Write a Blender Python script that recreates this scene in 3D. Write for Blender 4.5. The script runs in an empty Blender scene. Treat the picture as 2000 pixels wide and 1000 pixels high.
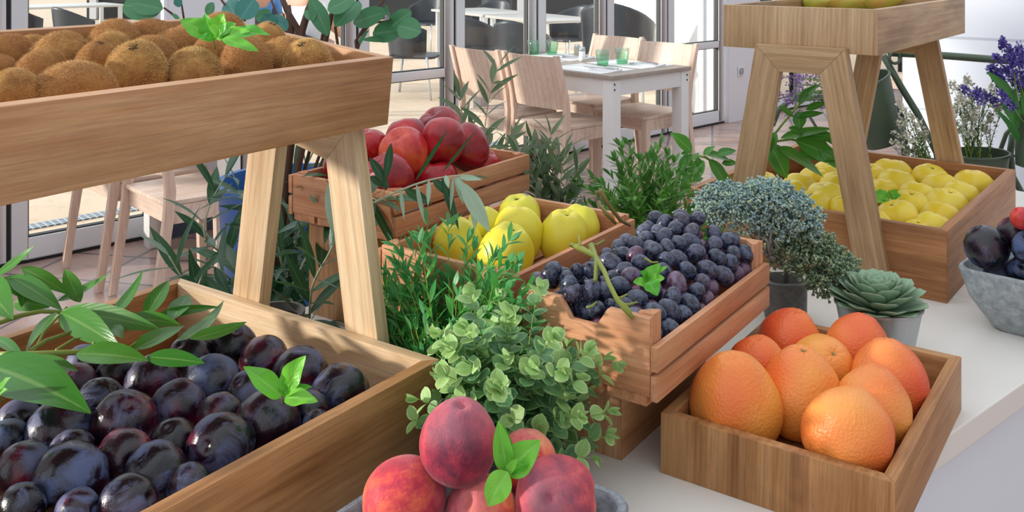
import bpy, bmesh, math, random
from mathutils import Vector, Matrix, noise
random.seed(7)
R = math.radians
SC = bpy.context.scene
COL = SC.collection
F = 1840.0; CZ = 1.40; CT = 0.78; HY = -80.0      # focal length in px, eye height, counter height, horizon row
CAM = Vector((0, 0, CZ))

def ray(px, py): return Vector(((px-1000)/F, 1.0, -(py-HY)/F))
def at_d(px, py, d): return CAM + ray(px, py)*d
def at_z(px, py, z):
    r = ray(px, py); return CAM + r*((z-CZ)/r.z)
def cz(px, py, z): return at_z(px, py, CT+z)

# ---------------------------------------------------------------- tags
def tag(o, label=None, cat=None, group=None, kind=None):
    if label: o['label'] = label
    if cat: o['category'] = cat
    if group: o['group'] = group
    if kind: o['kind'] = kind
    return o
def empty(name, loc, rz=0.0, label=None, cat=None, group=None):
    o = bpy.data.objects.new(name, None); COL.objects.link(o)
    o.location = loc; o.rotation_euler = (0, 0, rz); o.empty_display_size = .05
    return tag(o, label, cat, group)
def children(o): return [c for c in bpy.data.objects if c.parent == o]
def copy_tree(o, parent=None, table=None):
    if table is None:
        table = {}
        for q in bpy.data.objects:
            if q.parent: table.setdefault(q.parent.name, []).append(q)
    c = o.copy(); COL.objects.link(c); c.parent = parent
    for ch in table.get(o.name, []): copy_tree(ch, c, table)
    return c

# ---------------------------------------------------------------- mesh builder
class MB:
    def __init__(s): s.v = []; s.f = []; s.uv = {}; s.g = {}
    def add(s, vs, fs, uvs=None, M=None):
        b = len(s.v)
        s.v += [tuple(M @ Vector(v)) if M is not None else tuple(v) for v in vs]
        for f in fs: s.f.append(tuple(b+i for i in f))
        if uvs is not None:
            for i, u in enumerate(uvs): s.uv[b+i] = u
        return b
    def box(s, c, d, M=None):
        x, y, z = [q/2 for q in d]
        vs = [(c[0]+i*x, c[1]+j*y, c[2]+k*z) for i in (-1, 1) for j in (-1, 1) for k in (-1, 1)]
        s.add(vs, [(0,1,3,2),(4,6,7,5),(0,4,5,1),(2,3,7,6),(0,2,6,4),(1,5,7,3)], None, M)
    def prism(s, poly, a, b, axis='z', M=None):
        # poly: 2-D outline; extruded from a to b on the axis
        def p3(p, h):
            return {'z': (p[0], p[1], h), 'y': (p[0], h, p[1]), 'x': (h, p[0], p[1])}[axis]
        n = len(poly)
        vs = [p3(p, a) for p in poly] + [p3(p, b) for p in poly]
        fs = [tuple(range(n))[::-1], tuple(range(n, 2*n))] + [(i, (i+1) % n, n+(i+1) % n, n+i) for i in range(n)]
        s.add(vs, fs, None, M)
    def tube(s, pts, rad, n=8, cap=True):
        pts = [Vector(p) for p in pts]
        if not hasattr(rad, '__len__'): rad = [rad]*len(pts)
        up = None; vs = []; L = 0; uv = []
        for i, p in enumerate(pts):
            t = (pts[min(i+1, len(pts)-1)]-pts[max(i-1, 0)])
            if t.length < 1e-9: t = Vector((0,0,1))
            t.normalize()
            if up is None: up = t.orthogonal().normalized()
            up = (up - t*up.dot(t))
            up = up.normalized() if up.length > 1e-6 else t.orthogonal().normalized()
            w = t.cross(up)
            if i: L += (p-pts[i-1]).length
            for k in range(n):
                a = 2*math.pi*k/n
                vs.append(p + (up*math.cos(a)+w*math.sin(a))*rad[i]); uv.append((k/n, L))
        fs = []
        for i in range(len(pts)-1):
            for k in range(n):
                fs.append((i*n+k, i*n+(k+1) % n, (i+1)*n+(k+1) % n, (i+1)*n+k))
        if cap:
            fs.append(tuple(range(n))[::-1]); m = (len(pts)-1)*n; fs.append(tuple(range(m, m+n)))
        s.add(vs, fs, uv)
    def lathe(s, prof, n=32, M=None, wob=None):
        vs = []; m = len(prof)
        for k in range(n):
            a = 2*math.pi*k/n
            for (r, z) in prof:
                q = wob(a, r, z) if wob else (r, z)
                vs.append((q[0]*math.cos(a), q[0]*math.sin(a), q[1]))
        fs = []
        for k in range(n):
            k2 = (k+1) % n
            for i in range(m-1):
                fs.append((k*m+i, k2*m+i, k2*m+i+1, k*m+i+1))
        s.add(vs, fs, None, M)
    def build(s, name, mat, parent=None, smooth=True, grain=None, M=None, bevel=0, loc=None, rot=None, auto=None):
        me = bpy.data.meshes.new(name)
        me.from_pydata(s.v, [], s.f); me.validate(clean_customdata=False)
        if s.uv:
            ul = me.uv_layers.new(name='uv')
            for l in me.loops: ul.data[l.index].uv = s.uv.get(l.vertex_index, (0, 0))
        if bevel:
            bm = bmesh.new(); bm.from_mesh(me)
            bmesh.ops.remove_doubles(bm, verts=bm.verts, dist=1e-6)
            bmesh.ops.recalc_face_normals(bm, faces=bm.faces)
            es = [e for e in bm.edges if len(e.link_faces) == 2 and e.calc_face_angle(0) > .5]
            bmesh.ops.bevel(bm, geom=es, offset=bevel, segments=2, affect='EDGES', profile=.6)
            bm.to_mesh(me); bm.free()
        elif not s.uv:
            bm = bmesh.new(); bm.from_mesh(me)
            bmesh.ops.remove_doubles(bm, verts=bm.verts, dist=1e-6)
            bmesh.ops.recalc_face_normals(bm, faces=bm.faces); bm.to_mesh(me); bm.free()
        if smooth:
            me.polygons.foreach_set('use_smooth', [True]*len(me.polygons))
            if auto: me.set_sharp_from_angle(angle=R(auto))
        if grain is not None: set_grain(me, grain)
        if mat: me.materials.append(mat)
        o = bpy.data.objects.new(name, me); COL.objects.link(o)
        if parent: o.parent = parent
        if loc is not None: o.location = loc
        if rot is not None: o.rotation_euler = rot
        return o

def set_grain(me, axis):
    x = Vector(axis).normalized()
    y = x.cross(Vector((0, .2, 1))) if abs(x.z) < .9 else x.cross(Vector((0, 1, 0)))
    y.normalize(); z = x.cross(y)
    off = Vector((random.uniform(-9, 9), random.uniform(-9, 9), random.uniform(-9, 9)))
    at = me.attributes.new('grain', 'FLOAT_VECTOR', 'POINT')
    for i, v in enumerate(me.vertices):
        at.data[i].vector = (v.co.dot(x)+off.x, v.co.dot(y)+off.y, v.co.dot(z)+off.z)

# ---------------------------------------------------------------- materials
def lin(c): return c/12.92 if c <= .04045 else ((c+.055)/1.055)**2.4
def C(h):
    h = h.lstrip('#'); return tuple(lin(int(h[i:i+2], 16)/255) for i in (0, 2, 4)) + (1,)
class NT:
    def __init__(s, name):
        s.m = bpy.data.materials.new(name); s.m.use_nodes = True
        s.t = s.m.node_tree; s.t.nodes.clear()
        s.out = s.t.nodes.new('ShaderNodeOutputMaterial')
    def n(s, ty, **kw):
        o = s.t.nodes.new('ShaderNode'+ty)
        for k, v in kw.items(): setattr(o, k, v)
        return o
    def inp(s, sock, v):
        if isinstance(v, bpy.types.NodeSocket): s.t.links.new(v, sock)
        elif v is not None: sock.default_value = v
    def attr(s, name): return s.n('Attribute', attribute_name=name).outputs['Vector']
    def objco(s): return s.n('TexCoord').outputs['Object']
    def fco(s): return s.scale(s.n('TexCoord').outputs['Object'], (.036, .036, .036))
    def uvco(s): return s.n('TexCoord').outputs['UV']
    def ocol(s): return s.n('ObjectInfo').outputs['Color']
    def rand(s): return s.n('ObjectInfo').outputs['Random']
    def island(s): return s.n('NewGeometry').outputs['Random Per Island']
    def back(s): return s.n('NewGeometry').outputs['Backfacing']
    def shift(s, vec, k=37.0):      # per-object offset of a texture vector
        o = s.n('VectorMath', operation='ADD'); s.inp(o.inputs[0], vec)
        m = s.n('Math', operation='MULTIPLY'); s.inp(m.inputs[0], s.rand()); m.inputs[1].default_value = k
        s.inp(o.inputs[1], m.outputs[0]); return o.outputs[0]
    def scale(s, vec, xyz):
        o = s.n('Mapping'); s.inp(o.inputs['Vector'], vec); o.inputs['Scale'].default_value = xyz; return o.outputs[0]
    def noise(s, vec, sc, det=3, rough=.55, dist=0, out='Fac'):
        o = s.n('TexNoise'); s.inp(o.inputs['Vector'], vec); o.inputs['Scale'].default_value = sc
        o.inputs['Detail'].default_value = det; o.inputs['Roughness'].default_value = rough
        o.inputs['Distortion'].default_value = dist; return o.outputs[out]
    def vor(s, vec, sc, feat='F1', out='Distance'):
        o = s.n('TexVoronoi', feature=feat); s.inp(o.inputs['Vector'], vec); o.inputs['Scale'].default_value = sc; return o.outputs[out]
    def ramp(s, f, st, interp='LINEAR'):
        o = s.n('ValToRGB'); s.inp(o.inputs[0], f); e = o.color_ramp.elements; o.color_ramp.interpolation = interp
        while len(e) < len(st): e.new(.5)
        for i, (p, c) in enumerate(st):
            e[i].position = p
            e[i].color = C(c) if isinstance(c, str) else (c, c, c, 1)
        return o.outputs[0]
    def mix(s, f, a, b, mode='MIX'):
        o = s.n('Mix', data_type='RGBA', blend_type=mode)
        s.inp(o.inputs[0], f)
        s.inp(o.inputs[6], C(a) if isinstance(a, str) else a); s.inp(o.inputs[7], C(b) if isinstance(b, str) else b)
        return o.outputs[2]
    def math(s, op, a, b=None, c=None):
        o = s.n('Math', operation=op); s.inp(o.inputs[0], a); s.inp(o.inputs[1], b)
        if c is not None: s.inp(o.inputs[2], c)
        return o.outputs[0]
    def sep(s, v): o = s.n('SeparateXYZ'); s.inp(o.inputs[0], v); return o.outputs
    def bump(s, h, st=.3, d=.002, nrm=None):
        o = s.n('Bump'); s.inp(o.inputs['Height'], h); o.inputs['Strength'].default_value = st
        o.inputs['Distance'].default_value = d
        if nrm: s.inp(o.inputs['Normal'], nrm)
        return o.outputs[0]
    def bsdf(s, col, rough=.5, nrm=None, **kw):
        o = s.n('BsdfPrincipled'); s.inp(o.inputs['Base Color'], C(col) if isinstance(col, str) else col)
        s.inp(o.inputs['Roughness'], rough)
        if nrm: s.inp(o.inputs['Normal'], nrm)
        for k, v in kw.items(): s.inp(o.inputs[k.replace('_', ' ')], v)
        s.t.links.new(o.outputs[0], s.out.inputs[0]); s.last = o
        return s.m

def plain(name, col, rough=.5, **kw): t = NT(name); return t.bsdf(col, rough, **kw)

def wood(name, dark, mid, light, ring=26, rough=.48, sheen=.3):
    t = NT(name); g = t.attr('grain')
    a = t.noise(t.scale(g, (1.1, 7, 7)), 2.0, 3, .55, .4)
    b = t.noise(t.scale(g, (7, 230, 230)), 1.6, 4, .65)
    b2 = t.noise(t.scale(g, (2.5, 60, 60)), 1.6, 4, .6, .3)
    wv = t.n('TexWave', wave_type='BANDS', bands_direction='Y'); t.inp(wv.inputs['Vector'], t.scale(g, (.10, 1, .35)))
    wv.inputs['Scale'].default_value = ring; wv.inputs['Distortion'].default_value = 5.5; wv.inputs['Detail'].default_value = 3
    wv.inputs['Detail Scale'].default_value = .7
    f = t.math('ADD', t.math('MULTIPLY', a, .55), t.math('MULTIPLY', b2, .45))
    c = t.ramp(f, [(.34, dark), (.5, mid), (.66, light)])
    c = t.mix(.30, c, t.ramp(wv.outputs['Fac'], [(.0, .58), (.45, 1.0)]), 'MULTIPLY')
    c = t.mix(.60, c, t.ramp(b, [(.36, .66), (.58, 1.0)]), 'MULTIPLY')
    pores = t.noise(t.scale(g, (26, 620, 620)), 1.5, 2, .5)
    c = t.mix(t.ramp(pores, [(.30, .5), (.40, 0.0)]), c, dark)
    c = t.mix(t.math('MULTIPLY', t.ramp(t.noise(g, 9, 3), [(.4, 0.0), (.7, 1.0)]), .18), c, light)
    return t.bsdf(c, rough, t.bump(b, .22, .0009), Specular_IOR_Level=sheen)
M = {}
M['oak'] = wood('oak_wood', '#976339', '#C08D61', '#D7AB80')
M['oak2'] = wood('oak_wood_worn', '#94704E', '#BC9871', '#D2B28C', ring=34)
M['oakmid'] = wood('oak_wood_honey', '#85552F', '#B27F50', '#CB9B6B')
M['oaklit'] = wood('oak_wood_sunlit', '#B48E66', '#D9B990', '#E8CFAC', ring=20)  # sun on the left frames and plum crate's far board, put into the colour
M['oakdark'] = wood('oak_wood_oiled', '#80502C', '#A97248', '#C28C5E')
M['beech'] = wood('red_beech_wood', '#AE6C47', '#CC8F67', '#DEAA82', ring=18)
M['chair'] = wood('pale_beech_veneer', '#D6B49E', '#E4C8B4', '#EDD6C6', ring=8, rough=.4)

def leafmat(name, top, tip, under, rib, rough=.38, edge=None, trans=.25, spread=.5):
    t = NT(name); u, v, _ = t.sep(t.uvco())
    c = t.mix(t.math('MULTIPLY', t.island(), spread), top, tip)
    n = t.noise(t.scale(t.uvco(), (3, 1.2, 1)), 3, 2)
    c = t.mix(t.math('MULTIPLY', n, .35), c, tip)
    du = t.math('ABSOLUTE', t.math('SUBTRACT', u, .5))
    ribm = t.ramp(du, [(.02, 1.0), (.06, 0.0)])
    if edge:
        c = t.mix(t.ramp(du, [(.3, 0.0), (.5, .75)]), c, edge)
    c = t.mix(t.math('MULTIPLY', ribm, .32), c, rib)
    c = t.mix(t.math('MULTIPLY', t.back(), .75), c, under)
    # side veins
    vv = t.math('ADD', t.math('MULTIPLY', v, 9.0), t.math('MULTIPLY', du, -6.0))
    sv = t.math('PINGPONG', vv, .5)
    nr = t.bump(t.math('ADD', sv, t.math('MULTIPLY', ribm, -.6)), .25, .0008)
    t.bsdf(c, rough, nr, Specular_IOR_Level=.4)
    tr = t.n('BsdfTranslucent'); t.inp(tr.inputs[0], t.mix(.3, c, tip))
    mx = t.n('MixShader'); mx.inputs[0].default_value = trans
    t.t.links.new(t.last.outputs[0], mx.inputs[1]); t.t.links.new(tr.outputs[0], mx.inputs[2])
    t.t.links.new(mx.outputs[0], t.out.inputs[0]); return t.m
M['laurel'] = leafmat('laurel_leaf', '#2F7A2C', '#69A83C', '#7FAE77', '#A9CC7A', .3)
M['olive'] = leafmat('olive_leaf', '#1F4A30', '#3F6B3C', '#9DBBAE', '#86A478', .34)
M['oliveg'] = leafmat('grey_olive_leaf', '#44603C', '#6F8558', '#9FB39A', '#9AAA7C', .45)
M['spiky'] = leafmat('ruscus_leaf', '#2F6E26', '#64A038', '#5F8F4C', '#86B35E', .36, spread=.8)
M['bright'] = leafmat('bright_ruscus_leaf', '#2C8440', '#66BE50', '#5A9A66', '#8FCB7E', .34, spread=.8)
M['eucal'] = leafmat('round_eucalyptus_leaf', '#3C7052', '#7FAE66', '#7FA27C', '#8FB584', .42, edge='#A9CF92', spread=.8)
M['eucatip'] = leafmat('young_eucalyptus_leaf', '#8EBB6A', '#B9D88C', '#A0C583', '#C9E0A0', .45, edge='#D2E8AE')
M['silver'] = leafmat('silver_dollar_leaf', '#3C7A50', '#5A9468', '#6FA58C', '#8DB491', .45, spread=.9)
M['teal'] = leafmat('teal_dollar_leaf', '#35796F', '#4F9086', '#7BB0A8', '#7FB0A0', .45)
M['mint'] = leafmat('mint_leaf', '#2FA02C', '#86D046', '#7DC08A', '#B0E08A', .4, spread=.9)
M['succ'] = leafmat('succulent_leaf', '#8FB292', '#B8CFB0', '#8EAC8C', '#BCD4B4', .5, edge='#BBA39A', trans=.08)
M['stem'] = plain('green_stem', '#8BA048', .5)
M['twig'] = plain('brown_twig', '#5A4034', .7)
M['olivetwig'] = plain('grey_olive_twig', '#B8BDA0', .7)
M['soil'] = plain('dark_soil', '#2A221C', .95)
def stoneish(name, a, b, sc=60, rough=.7, metal=0):
    t = NT(name); o = t.objco(); n = t.noise(o, sc, 6, .7); n2 = t.noise(o, sc*.15, 3)
    c = t.mix(t.ramp(n, [(.35, 0.0), (.65, 1.0)]), a, b); c = t.mix(t.ramp(n2, [(.3, .25), (.6, 0.0)]), c, a)
    return t.bsdf(c, rough, t.bump(n, .2, .001), Metallic=metal)
M['concrete'] = stoneish('grey_concrete', '#707880', '#A2A9AE', 90)
M['bowlgrey'] = stoneish('mottled_grey_stoneware', '#7E868B', '#B2B7B8', 70, .5)
M['potgrey'] = stoneish('dark_grey_concrete', '#5E5C5A', '#7C7A76', 60)
def zincm():
    t = NT('galvanised_zinc'); n = t.noise(t.scale(t.objco(), (30, 30, 3)), 3, 3)
    return t.bsdf(t.mix(n, '#9CA3A8', '#C4C9CB'), t.ramp(n, [(.3, .32), (.7, .5)]), t.bump(n, .05, .001), Metallic=.85)
M['zinc'] = zincm()
M['greenmetal'] = plain('sage_green_metal', '#4E5C49', .4, Metallic=.2)
M['bluepot'] = plain('blue_glazed_pot', '#2F5F9E', .35)
# ---------------------------------------------------------------- fruit materials
def mat_kiwi():
    t = NT('kiwi_skin'); o = t.shift(t.fco())
    n = t.noise(o, 45, 4, .6)
    c = t.ramp(n, [(.3, '#7A5430'), (.55, '#AC824C'), (.75, '#C49C5C')])
    c = t.mix(t.math('MULTIPLY', t.sep(t.ocol())[0], .7), c, '#925C38')
    return t.bsdf(c, .85, t.bump(t.noise(o, 400, 3), .5, .001), Specular_IOR_Level=.2)
def mat_fuzz():
    t = NT('kiwi_fuzz'); c = t.mix(t.island(), '#B88A4C', '#EED49C')
    c = t.mix(t.math('MULTIPLY', t.sep(t.ocol())[0], .6), c, '#B07C50')
    return t.bsdf(c, .8, Specular_IOR_Level=.2)
def mat_plum(name='plum_skin', red=.3):
    t = NT(name); o = t.shift(t.fco()); r = t.sep(t.ocol())[0]
    big = t.noise(o, 18, 3, .6)
    base = t.ramp(t.math('ADD', big, t.math('MULTIPLY', t.math('SUBTRACT', r, .6), red)), [(.40, '#0C0B16'), (.55, '#2A0F22'), (.74, '#7A1E34')])
    bl = t.noise(o, 28, 6, .65, .7)
    up = t.noise(o, 7, 2)
    m = t.ramp(t.math('MULTIPLY', bl, t.math('ADD', up, .5)), [(.49, 0.0), (.64, .62)])
    bloomc = t.mix(r, '#5A70A4', '#75708F')
    c = t.mix(m, base, bloomc)
    sp = t.ramp(t.vor(o, 260), [(.06, .8), (.11, 0.0)])
    c = t.mix(t.math('MULTIPLY', sp, .25), c, '#9A8890')
    rg = t.ramp(m, [(0, .2), (.6, .58)])
    return t.bsdf(c, rg, t.bump(t.math('ADD', bl, t.math('MULTIPLY', t.noise(o, 150, 4, .7), .8)), 0.35, .0018), Specular_IOR_Level=.6)
def mat_grape():
    t = NT('black_grape_skin'); o = t.shift(t.fco()); r = t.sep(t.ocol())[0]
    base = t.ramp(r, [(0, '#0C0E18'), (.74, '#131524'), (.9, '#2A1526'), (1, '#5A2236')])
    bl = t.noise(o, 70, 5, .65, .5)
    m = t.ramp(bl, [(.42, 0.02), (.62, .52)])
    c = t.mix(m, base, t.mix(r, '#66769A', '#76789A'))
    return t.bsdf(c, t.ramp(m, [(0, .18), (.6, .5)]), t.bump(bl, .12, .001), Specular_IOR_Level=.6)
def mat_peach():
    t = NT('peach_skin'); o = t.shift(t.fco()); r = t.sep(t.ocol())[0]
    a = t.noise(o, 13, 4, .65, .5); b = t.noise(o, 75, 5, .75)
    f = t.math('ADD', t.math('ADD', t.math('MULTIPLY', a, .82), t.math('MULTIPLY', b, .30)), t.math('MULTIPLY', t.math('SUBTRACT', r, .75), .16))
    c = t.ramp(f, [(.34, '#5A1030'), (.44, '#8E1C38'), (.53, '#BC3040'), (.62, '#E0603E'), (.72, '#EE9A50')])
    z = t.sep(t.fco())[2]
    c = t.mix(t.math('MULTIPLY', t.ramp(t.math('ADD', z, t.math('MULTIPLY', b, .02)), [(.018, 0.0), (.05, .55)]), .9), c, '#B07A86')
    dr = t.ramp(t.vor(o, 170), [(.10, 1.0), (.2, 0.0)])
    nb = t.bump(t.math('ADD', t.noise(o, 500, 2), t.math('MULTIPLY', dr, 1.5)), .35, .0008)
    m = t.bsdf(c, t.mix(t.math('MULTIPLY', dr, .8), (.62, .62, .62, 1), (.15, .15, .15, 1)), nb, Specular_IOR_Level=.35, Sheen_Weight=.35)
    t.last.inputs['Sheen Tint'].default_value = C('#E8B8B8'); return m
def mat_citrus():
    t = NT('grapefruit_peel'); o = t.fco(); os = t.shift(o); r = t.sep(t.ocol())[0]
    a = t.noise(os, 9, 2, .5)
    f = t.math('ADD', a, t.math('MULTIPLY', t.math('SUBTRACT', r, .55), .42))
    c = t.ramp(f, [(.3, '#EFA844'), (.44, '#F09A48'), (.58, '#EC7C38'), (.74, '#E0542C')])
    p = t.vor(os, 420); p2 = t.noise(os, 200, 3)
    c = t.mix(t.ramp(p, [(0, .35), (.25, 0.0)]), c, '#D98A3A')
    return t.bsdf(c, .42, t.bump(t.math('ADD', p, t.math('MULTIPLY', p2, .6)), .5, .0012), Specular_IOR_Level=.5, Subsurface_Weight=0.0)
def mat_apple(name, cols, speck, rough=.25):
    t = NT(name); o = t.fco(); x, y, z = t.sep(o); os = t.shift(o)
    st = t.noise(t.scale(os, (1, 1, .22)), 70, 4, .7)
    a = t.noise(os, 14, 3)
    f = t.math('ADD', t.math('MULTIPLY', a, .75), t.math('MULTIPLY', st, .3))
    f = t.math('ADD', f, t.math('MULTIPLY', t.math('SUBTRACT', t.sep(t.ocol())[0], .5), .26))
    c = t.ramp(f, cols)
    sp = t.ramp(t.vor(os, 190), [(.07, .8), (.12, 0.0)])
    c = t.mix(t.math('MULTIPLY', sp, .6), c, speck)
    return t.bsdf(c, rough, t.bump(st, .06, .001), Specular_IOR_Level=.5)
def mat_yellow(name, cols, top='#C8C838'):
    t = NT(name); o = t.shift(t.fco())
    c = t.ramp(t.noise(o, 12, 3), cols)
    z = t.sep(t.fco())[2]
    c = t.mix(t.math('MULTIPLY', t.sep(t.ocol())[0], .3), c, '#E8B820')
    sp = t.ramp(t.noise(o, 150, 4, .75), [(.66, 0.0), (.76, .5)])
    c = t.mix(sp, c, '#8A7A2A')
    return t.bsdf(c, .36, t.bump(t.noise(o, 60, 3), .08, .001), Specular_IOR_Level=.45)
M['kiwi'] = mat_kiwi(); M['fuzz'] = mat_fuzz(); M['plum'] = mat_plum(); M['grape'] = mat_grape(); M['peach'] = mat_peach()
M['redplum'] = mat_apple('red_plum_skin', [(.3, '#7A1420'), (.5, '#B8242A'), (.7, '#D8503A')], '#E8A080', .3)
M['citrus'] = mat_citrus()
M['redapple'] = mat_apple('red_apple_skin', [(.3, '#5E0C18'), (.46, '#94141F'), (.6, '#B81E26'), (.76, '#DC5A38')], '#E8A890')
M['quince'] = mat_yellow('quince_skin', [(.3, '#C4C42E'), (.5, '#D4D03A'), (.7, '#E2DA4C')])
M['yapple'] = mat_yellow('yellow_apple_skin', [(.3, '#E2C62A'), (.5, '#EED43C'), (.7, '#F2DE58')])
M['pear'] = mat_apple('pear_skin', [(.34, '#9FAE3C'), (.5, '#B5B048'), (.62, '#C99A50'), (.76, '#C4603A')], '#7A7A30', .4)
M['calyx'] = plain('dry_calyx', '#4A3A24', .9)
M['greencalyx'] = plain('green_stem_button', '#8C9060', .8)

# ---------------------------------------------------------------- fruit shapes
def fruit_mesh(name, mat, r=1.0, h=1.0, top=.0, bot=.0, sig=.35, lobes=0, lamp=0, seam=0, taper=0, waves=.0, pucker=0, seed=0, nu=40, nv=28, neck=0):
    """unit fruit (radius r, half height h) with a hollow at the stem and calyx ends, lobes, a seam and an uneven surface"""
    mb = MB(); vs = []; fs = []
    for j in range(nv+1):
        th = math.pi*j/nv
        for i in range(nu):
            ph = 2*math.pi*i/nu
            sx = math.sin(th); cz_ = math.cos(th)
            rr = r*sx*(1+taper*cz_)
            z = h*cz_
            if neck: rr *= (1-neck*max(0, cz_)**1.3); z = z*(1+.35*max(0, cz_))
            q = sx
            z -= top*math.exp(-(q/sig)**2)*(1 if cz_ > 0 else 0) - bot*math.exp(-(q/sig)**2)*(1 if cz_ < 0 else 0)
            if lobes: rr *= 1+lamp*math.cos(lobes*ph+seed)*(.35+.65*abs(cz_)); z *= 1+lamp*.6*math.cos(lobes*ph+seed)*abs(cz_)
            if pucker: e_ = math.exp(-(q/.42)**2)*(cz_ > 0)*min(1, q/.1); rr *= 1+pucker*1.5*math.cos(9*ph+seed)*e_; z += pucker*math.cos(9*ph+seed+.4)*e_
            if seam:
                d = math.atan2(math.sin(ph-1.0), math.cos(ph-1.0)); rr *= 1-seam*math.exp(-(d/.16)**2)
            x, y = rr*math.cos(ph), rr*math.sin(ph)
            k = 1+waves*noise.noise(Vector((x*1.4+seed*7.3, y*1.4, z*1.4)))
            vs.append((x*k, y*k, z*k))
    for j in range(nv):
        for i in range(nu):
            a = j*nu+i; b = j*nu+(i+1) % nu
            if j == 0: fs.append((a, a+nu, b+nu))
            elif j == nv-1: fs.append((a, a+nu, b))
            else: fs.append((a, a+nu, b+nu, b))
    mb.add(vs, fs)
    return mb.build(name, mat)

def star_calyx(name, mat, z, s, n=5, parent=None, stalk=0):
    mb = MB()
    for i in range(n):
        a = 2*math.pi*i/n+random.uniform(-.2, .2)
        c, q = math.cos(a), math.sin(a)
        mb.add([(c*s*.15-q*s*.18, q*s*.15+c*s*.18, z), (c*s*.15+q*s*.18, q*s*.15-c*s*.18, z), (c*s*.6, q*s*.6, z+s*.35), (c*s, q*s, z+s*.15), (c*s*.5, q*s*.5, z+s*.1)],
               [(0, 1, 2), (0, 2, 4), (1, 2, 3), (2, 3, 4)])
    mb.lathe([(0, z-s*.1), (s*.3, z-s*.05), (s*.34, z+s*.12), (s*.2, z+s*.2), (0, z+s*.2)], 8)
    if stalk: mb.tube([(0, 0, z), (s*.1, 0, z+stalk*.6), (s*.3, s*.1, z+stalk)], [s*.16, s*.13, s*.18], 6)
    return mb.build(name, mat, parent)

PROTO = {}
def proto(kind, n, make):
    """n look-alike masters of a fruit; the first uses place the masters themselves, later uses copy them"""
    PROTO[kind] = []
    for k in range(n):
        o = make(k); PROTO[kind].append([o, False])
HUE = {}
def put(kind, k, loc, rad, rot, label, cat, group, sq=(1, 1, 1), hue=None):
    p = PROTO[kind][k % len(PROTO[kind])]
    if p[1]:
        o = p[0].copy(); COL.objects.link(o)
        for ch in CH.get(p[0].name, []):
            c = ch.copy(); COL.objects.link(c); c.parent = o
    else: o = p[0]; p[1] = True
    o.location = loc; o.rotation_euler = rot; o.scale = (rad*sq[0], rad*sq[1], rad*sq[2])
    v = hue if hue is not None else random.random()
    o.color = (v, random.random(), random.random(), 1)
    for c in [c for c in bpy.data.objects if c.parent == o] if kind == 'kiwi' else []: c.color = o.color
    tag(o, label, cat, group); return o
CH = {}
def reg(o):
    CH[o.name] = [c for c in bpy.data.objects if c.parent == o]; return o

def make_kiwi(k):
    o = fruit_mesh('kiwi', M['kiwi'], .84, 1.0, waves=.07, seed=k)
    me = o.data; random.seed(k+50)
    mb = MB()
    polys = list(me.polygons); ar = [p.area for p in polys]; tot = sum(ar)
    cnt = 6500
    import bisect
    cum = []; s = 0
    for a in ar: s += a; cum.append(s)
    for _ in range(cnt):
        p = polys[bisect.bisect(cum, random.uniform(0, tot)) % len(polys)]
        vs = [me.vertices[i].co for i in p.vertices]
        a, b = random.random(), random.random()
        if a+b > 1: a, b = 1-a, 1-b
        q = vs[0]+(vs[1]-vs[0])*a+(vs[2]-vs[0])*b if random.random() < .5 or len(vs) < 4 else vs[0]+(vs[2]-vs[0])*a+(vs[3]-vs[0])*b
        n = q.normalized(); d = (n+Vector((random.gauss(0, .45), random.gauss(0, .45), random.gauss(0, .45)))).normalized()
        L = random.uniform(.035, .11); w = .0058
        t = d.orthogonal().normalized()*w; u = d.cross(t)
        e = q+d*L+Vector((0, 0, -L*.15))
        mb.add([q+t, q-t*.5+u*.86, q-t*.5-u*.86, e], [(0, 1, 3), (1, 2, 3), (2, 0, 3)])
    mb.build('fuzz', M['fuzz'], o, smooth=False)
    star_calyx('stem_scar', M['calyx'], .97, .17, 6, o)
    return reg(o)
def make_simple(name, mat, calyx=None, **kw):
    def f(k):
        o = fruit_mesh(name, mat, seed=k+1, **kw)
        if calyx: star_calyx(calyx[0], M[calyx[1]], calyx[2], calyx[3], 5, o, calyx[4] if len(calyx) > 4 else 0)
        return reg(o)
    return f
proto('kiwi', 3, make_kiwi)
proto('plum', 4, make_simple('plum', M['plum'], None, r=.97, h=1.0, top=.12, sig=.16, seam=.03, waves=.05))
proto('redplum', 1, make_simple('red_plum', M['redplum'], None, r=1, h=.97, top=.1, sig=.16, seam=.03, waves=.03))
proto('peach', 4, make_simple('peach', M['peach'], None, r=.98, h=1.0, top=.16, bot=-.12, sig=.14, seam=.05, waves=.07))
proto('grapefruit', 4, make_simple('grapefruit', M['citrus'], ('stem_button', 'greencalyx', .96, .095), r=1.0, h=1.04, top=.085, sig=.15, taper=-.11, waves=.07, pucker=.014))
proto('redapple', 3, make_simple('red_apple', M['redapple'], ('calyx', 'calyx', .78, .10), r=.98, h=1.06, top=.24, bot=.15, sig=.3, lobes=5, lamp=.02, taper=.10, waves=.05))
proto('quince', 3, make_simple('quince', M['quince'], ('calyx', 'calyx', .86, .13), r=.97, h=1.08, top=.24, bot=.1, sig=.28, lobes=5, lamp=.03, taper=-.07, waves=.07))
proto('yapple', 4, make_simple('yellow_apple', M['yapple'], ('calyx', 'calyx', .68, .12), r=1.03, h=.88, top=.2, bot=.12, sig=.3, lobes=5, lamp=.028, waves=.06))
proto('pear', 2, make_simple('pear', M['pear'], None, r=.8, h=1.25, neck=.55, top=.0, bot=.1, sig=.25, waves=.07))

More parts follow.
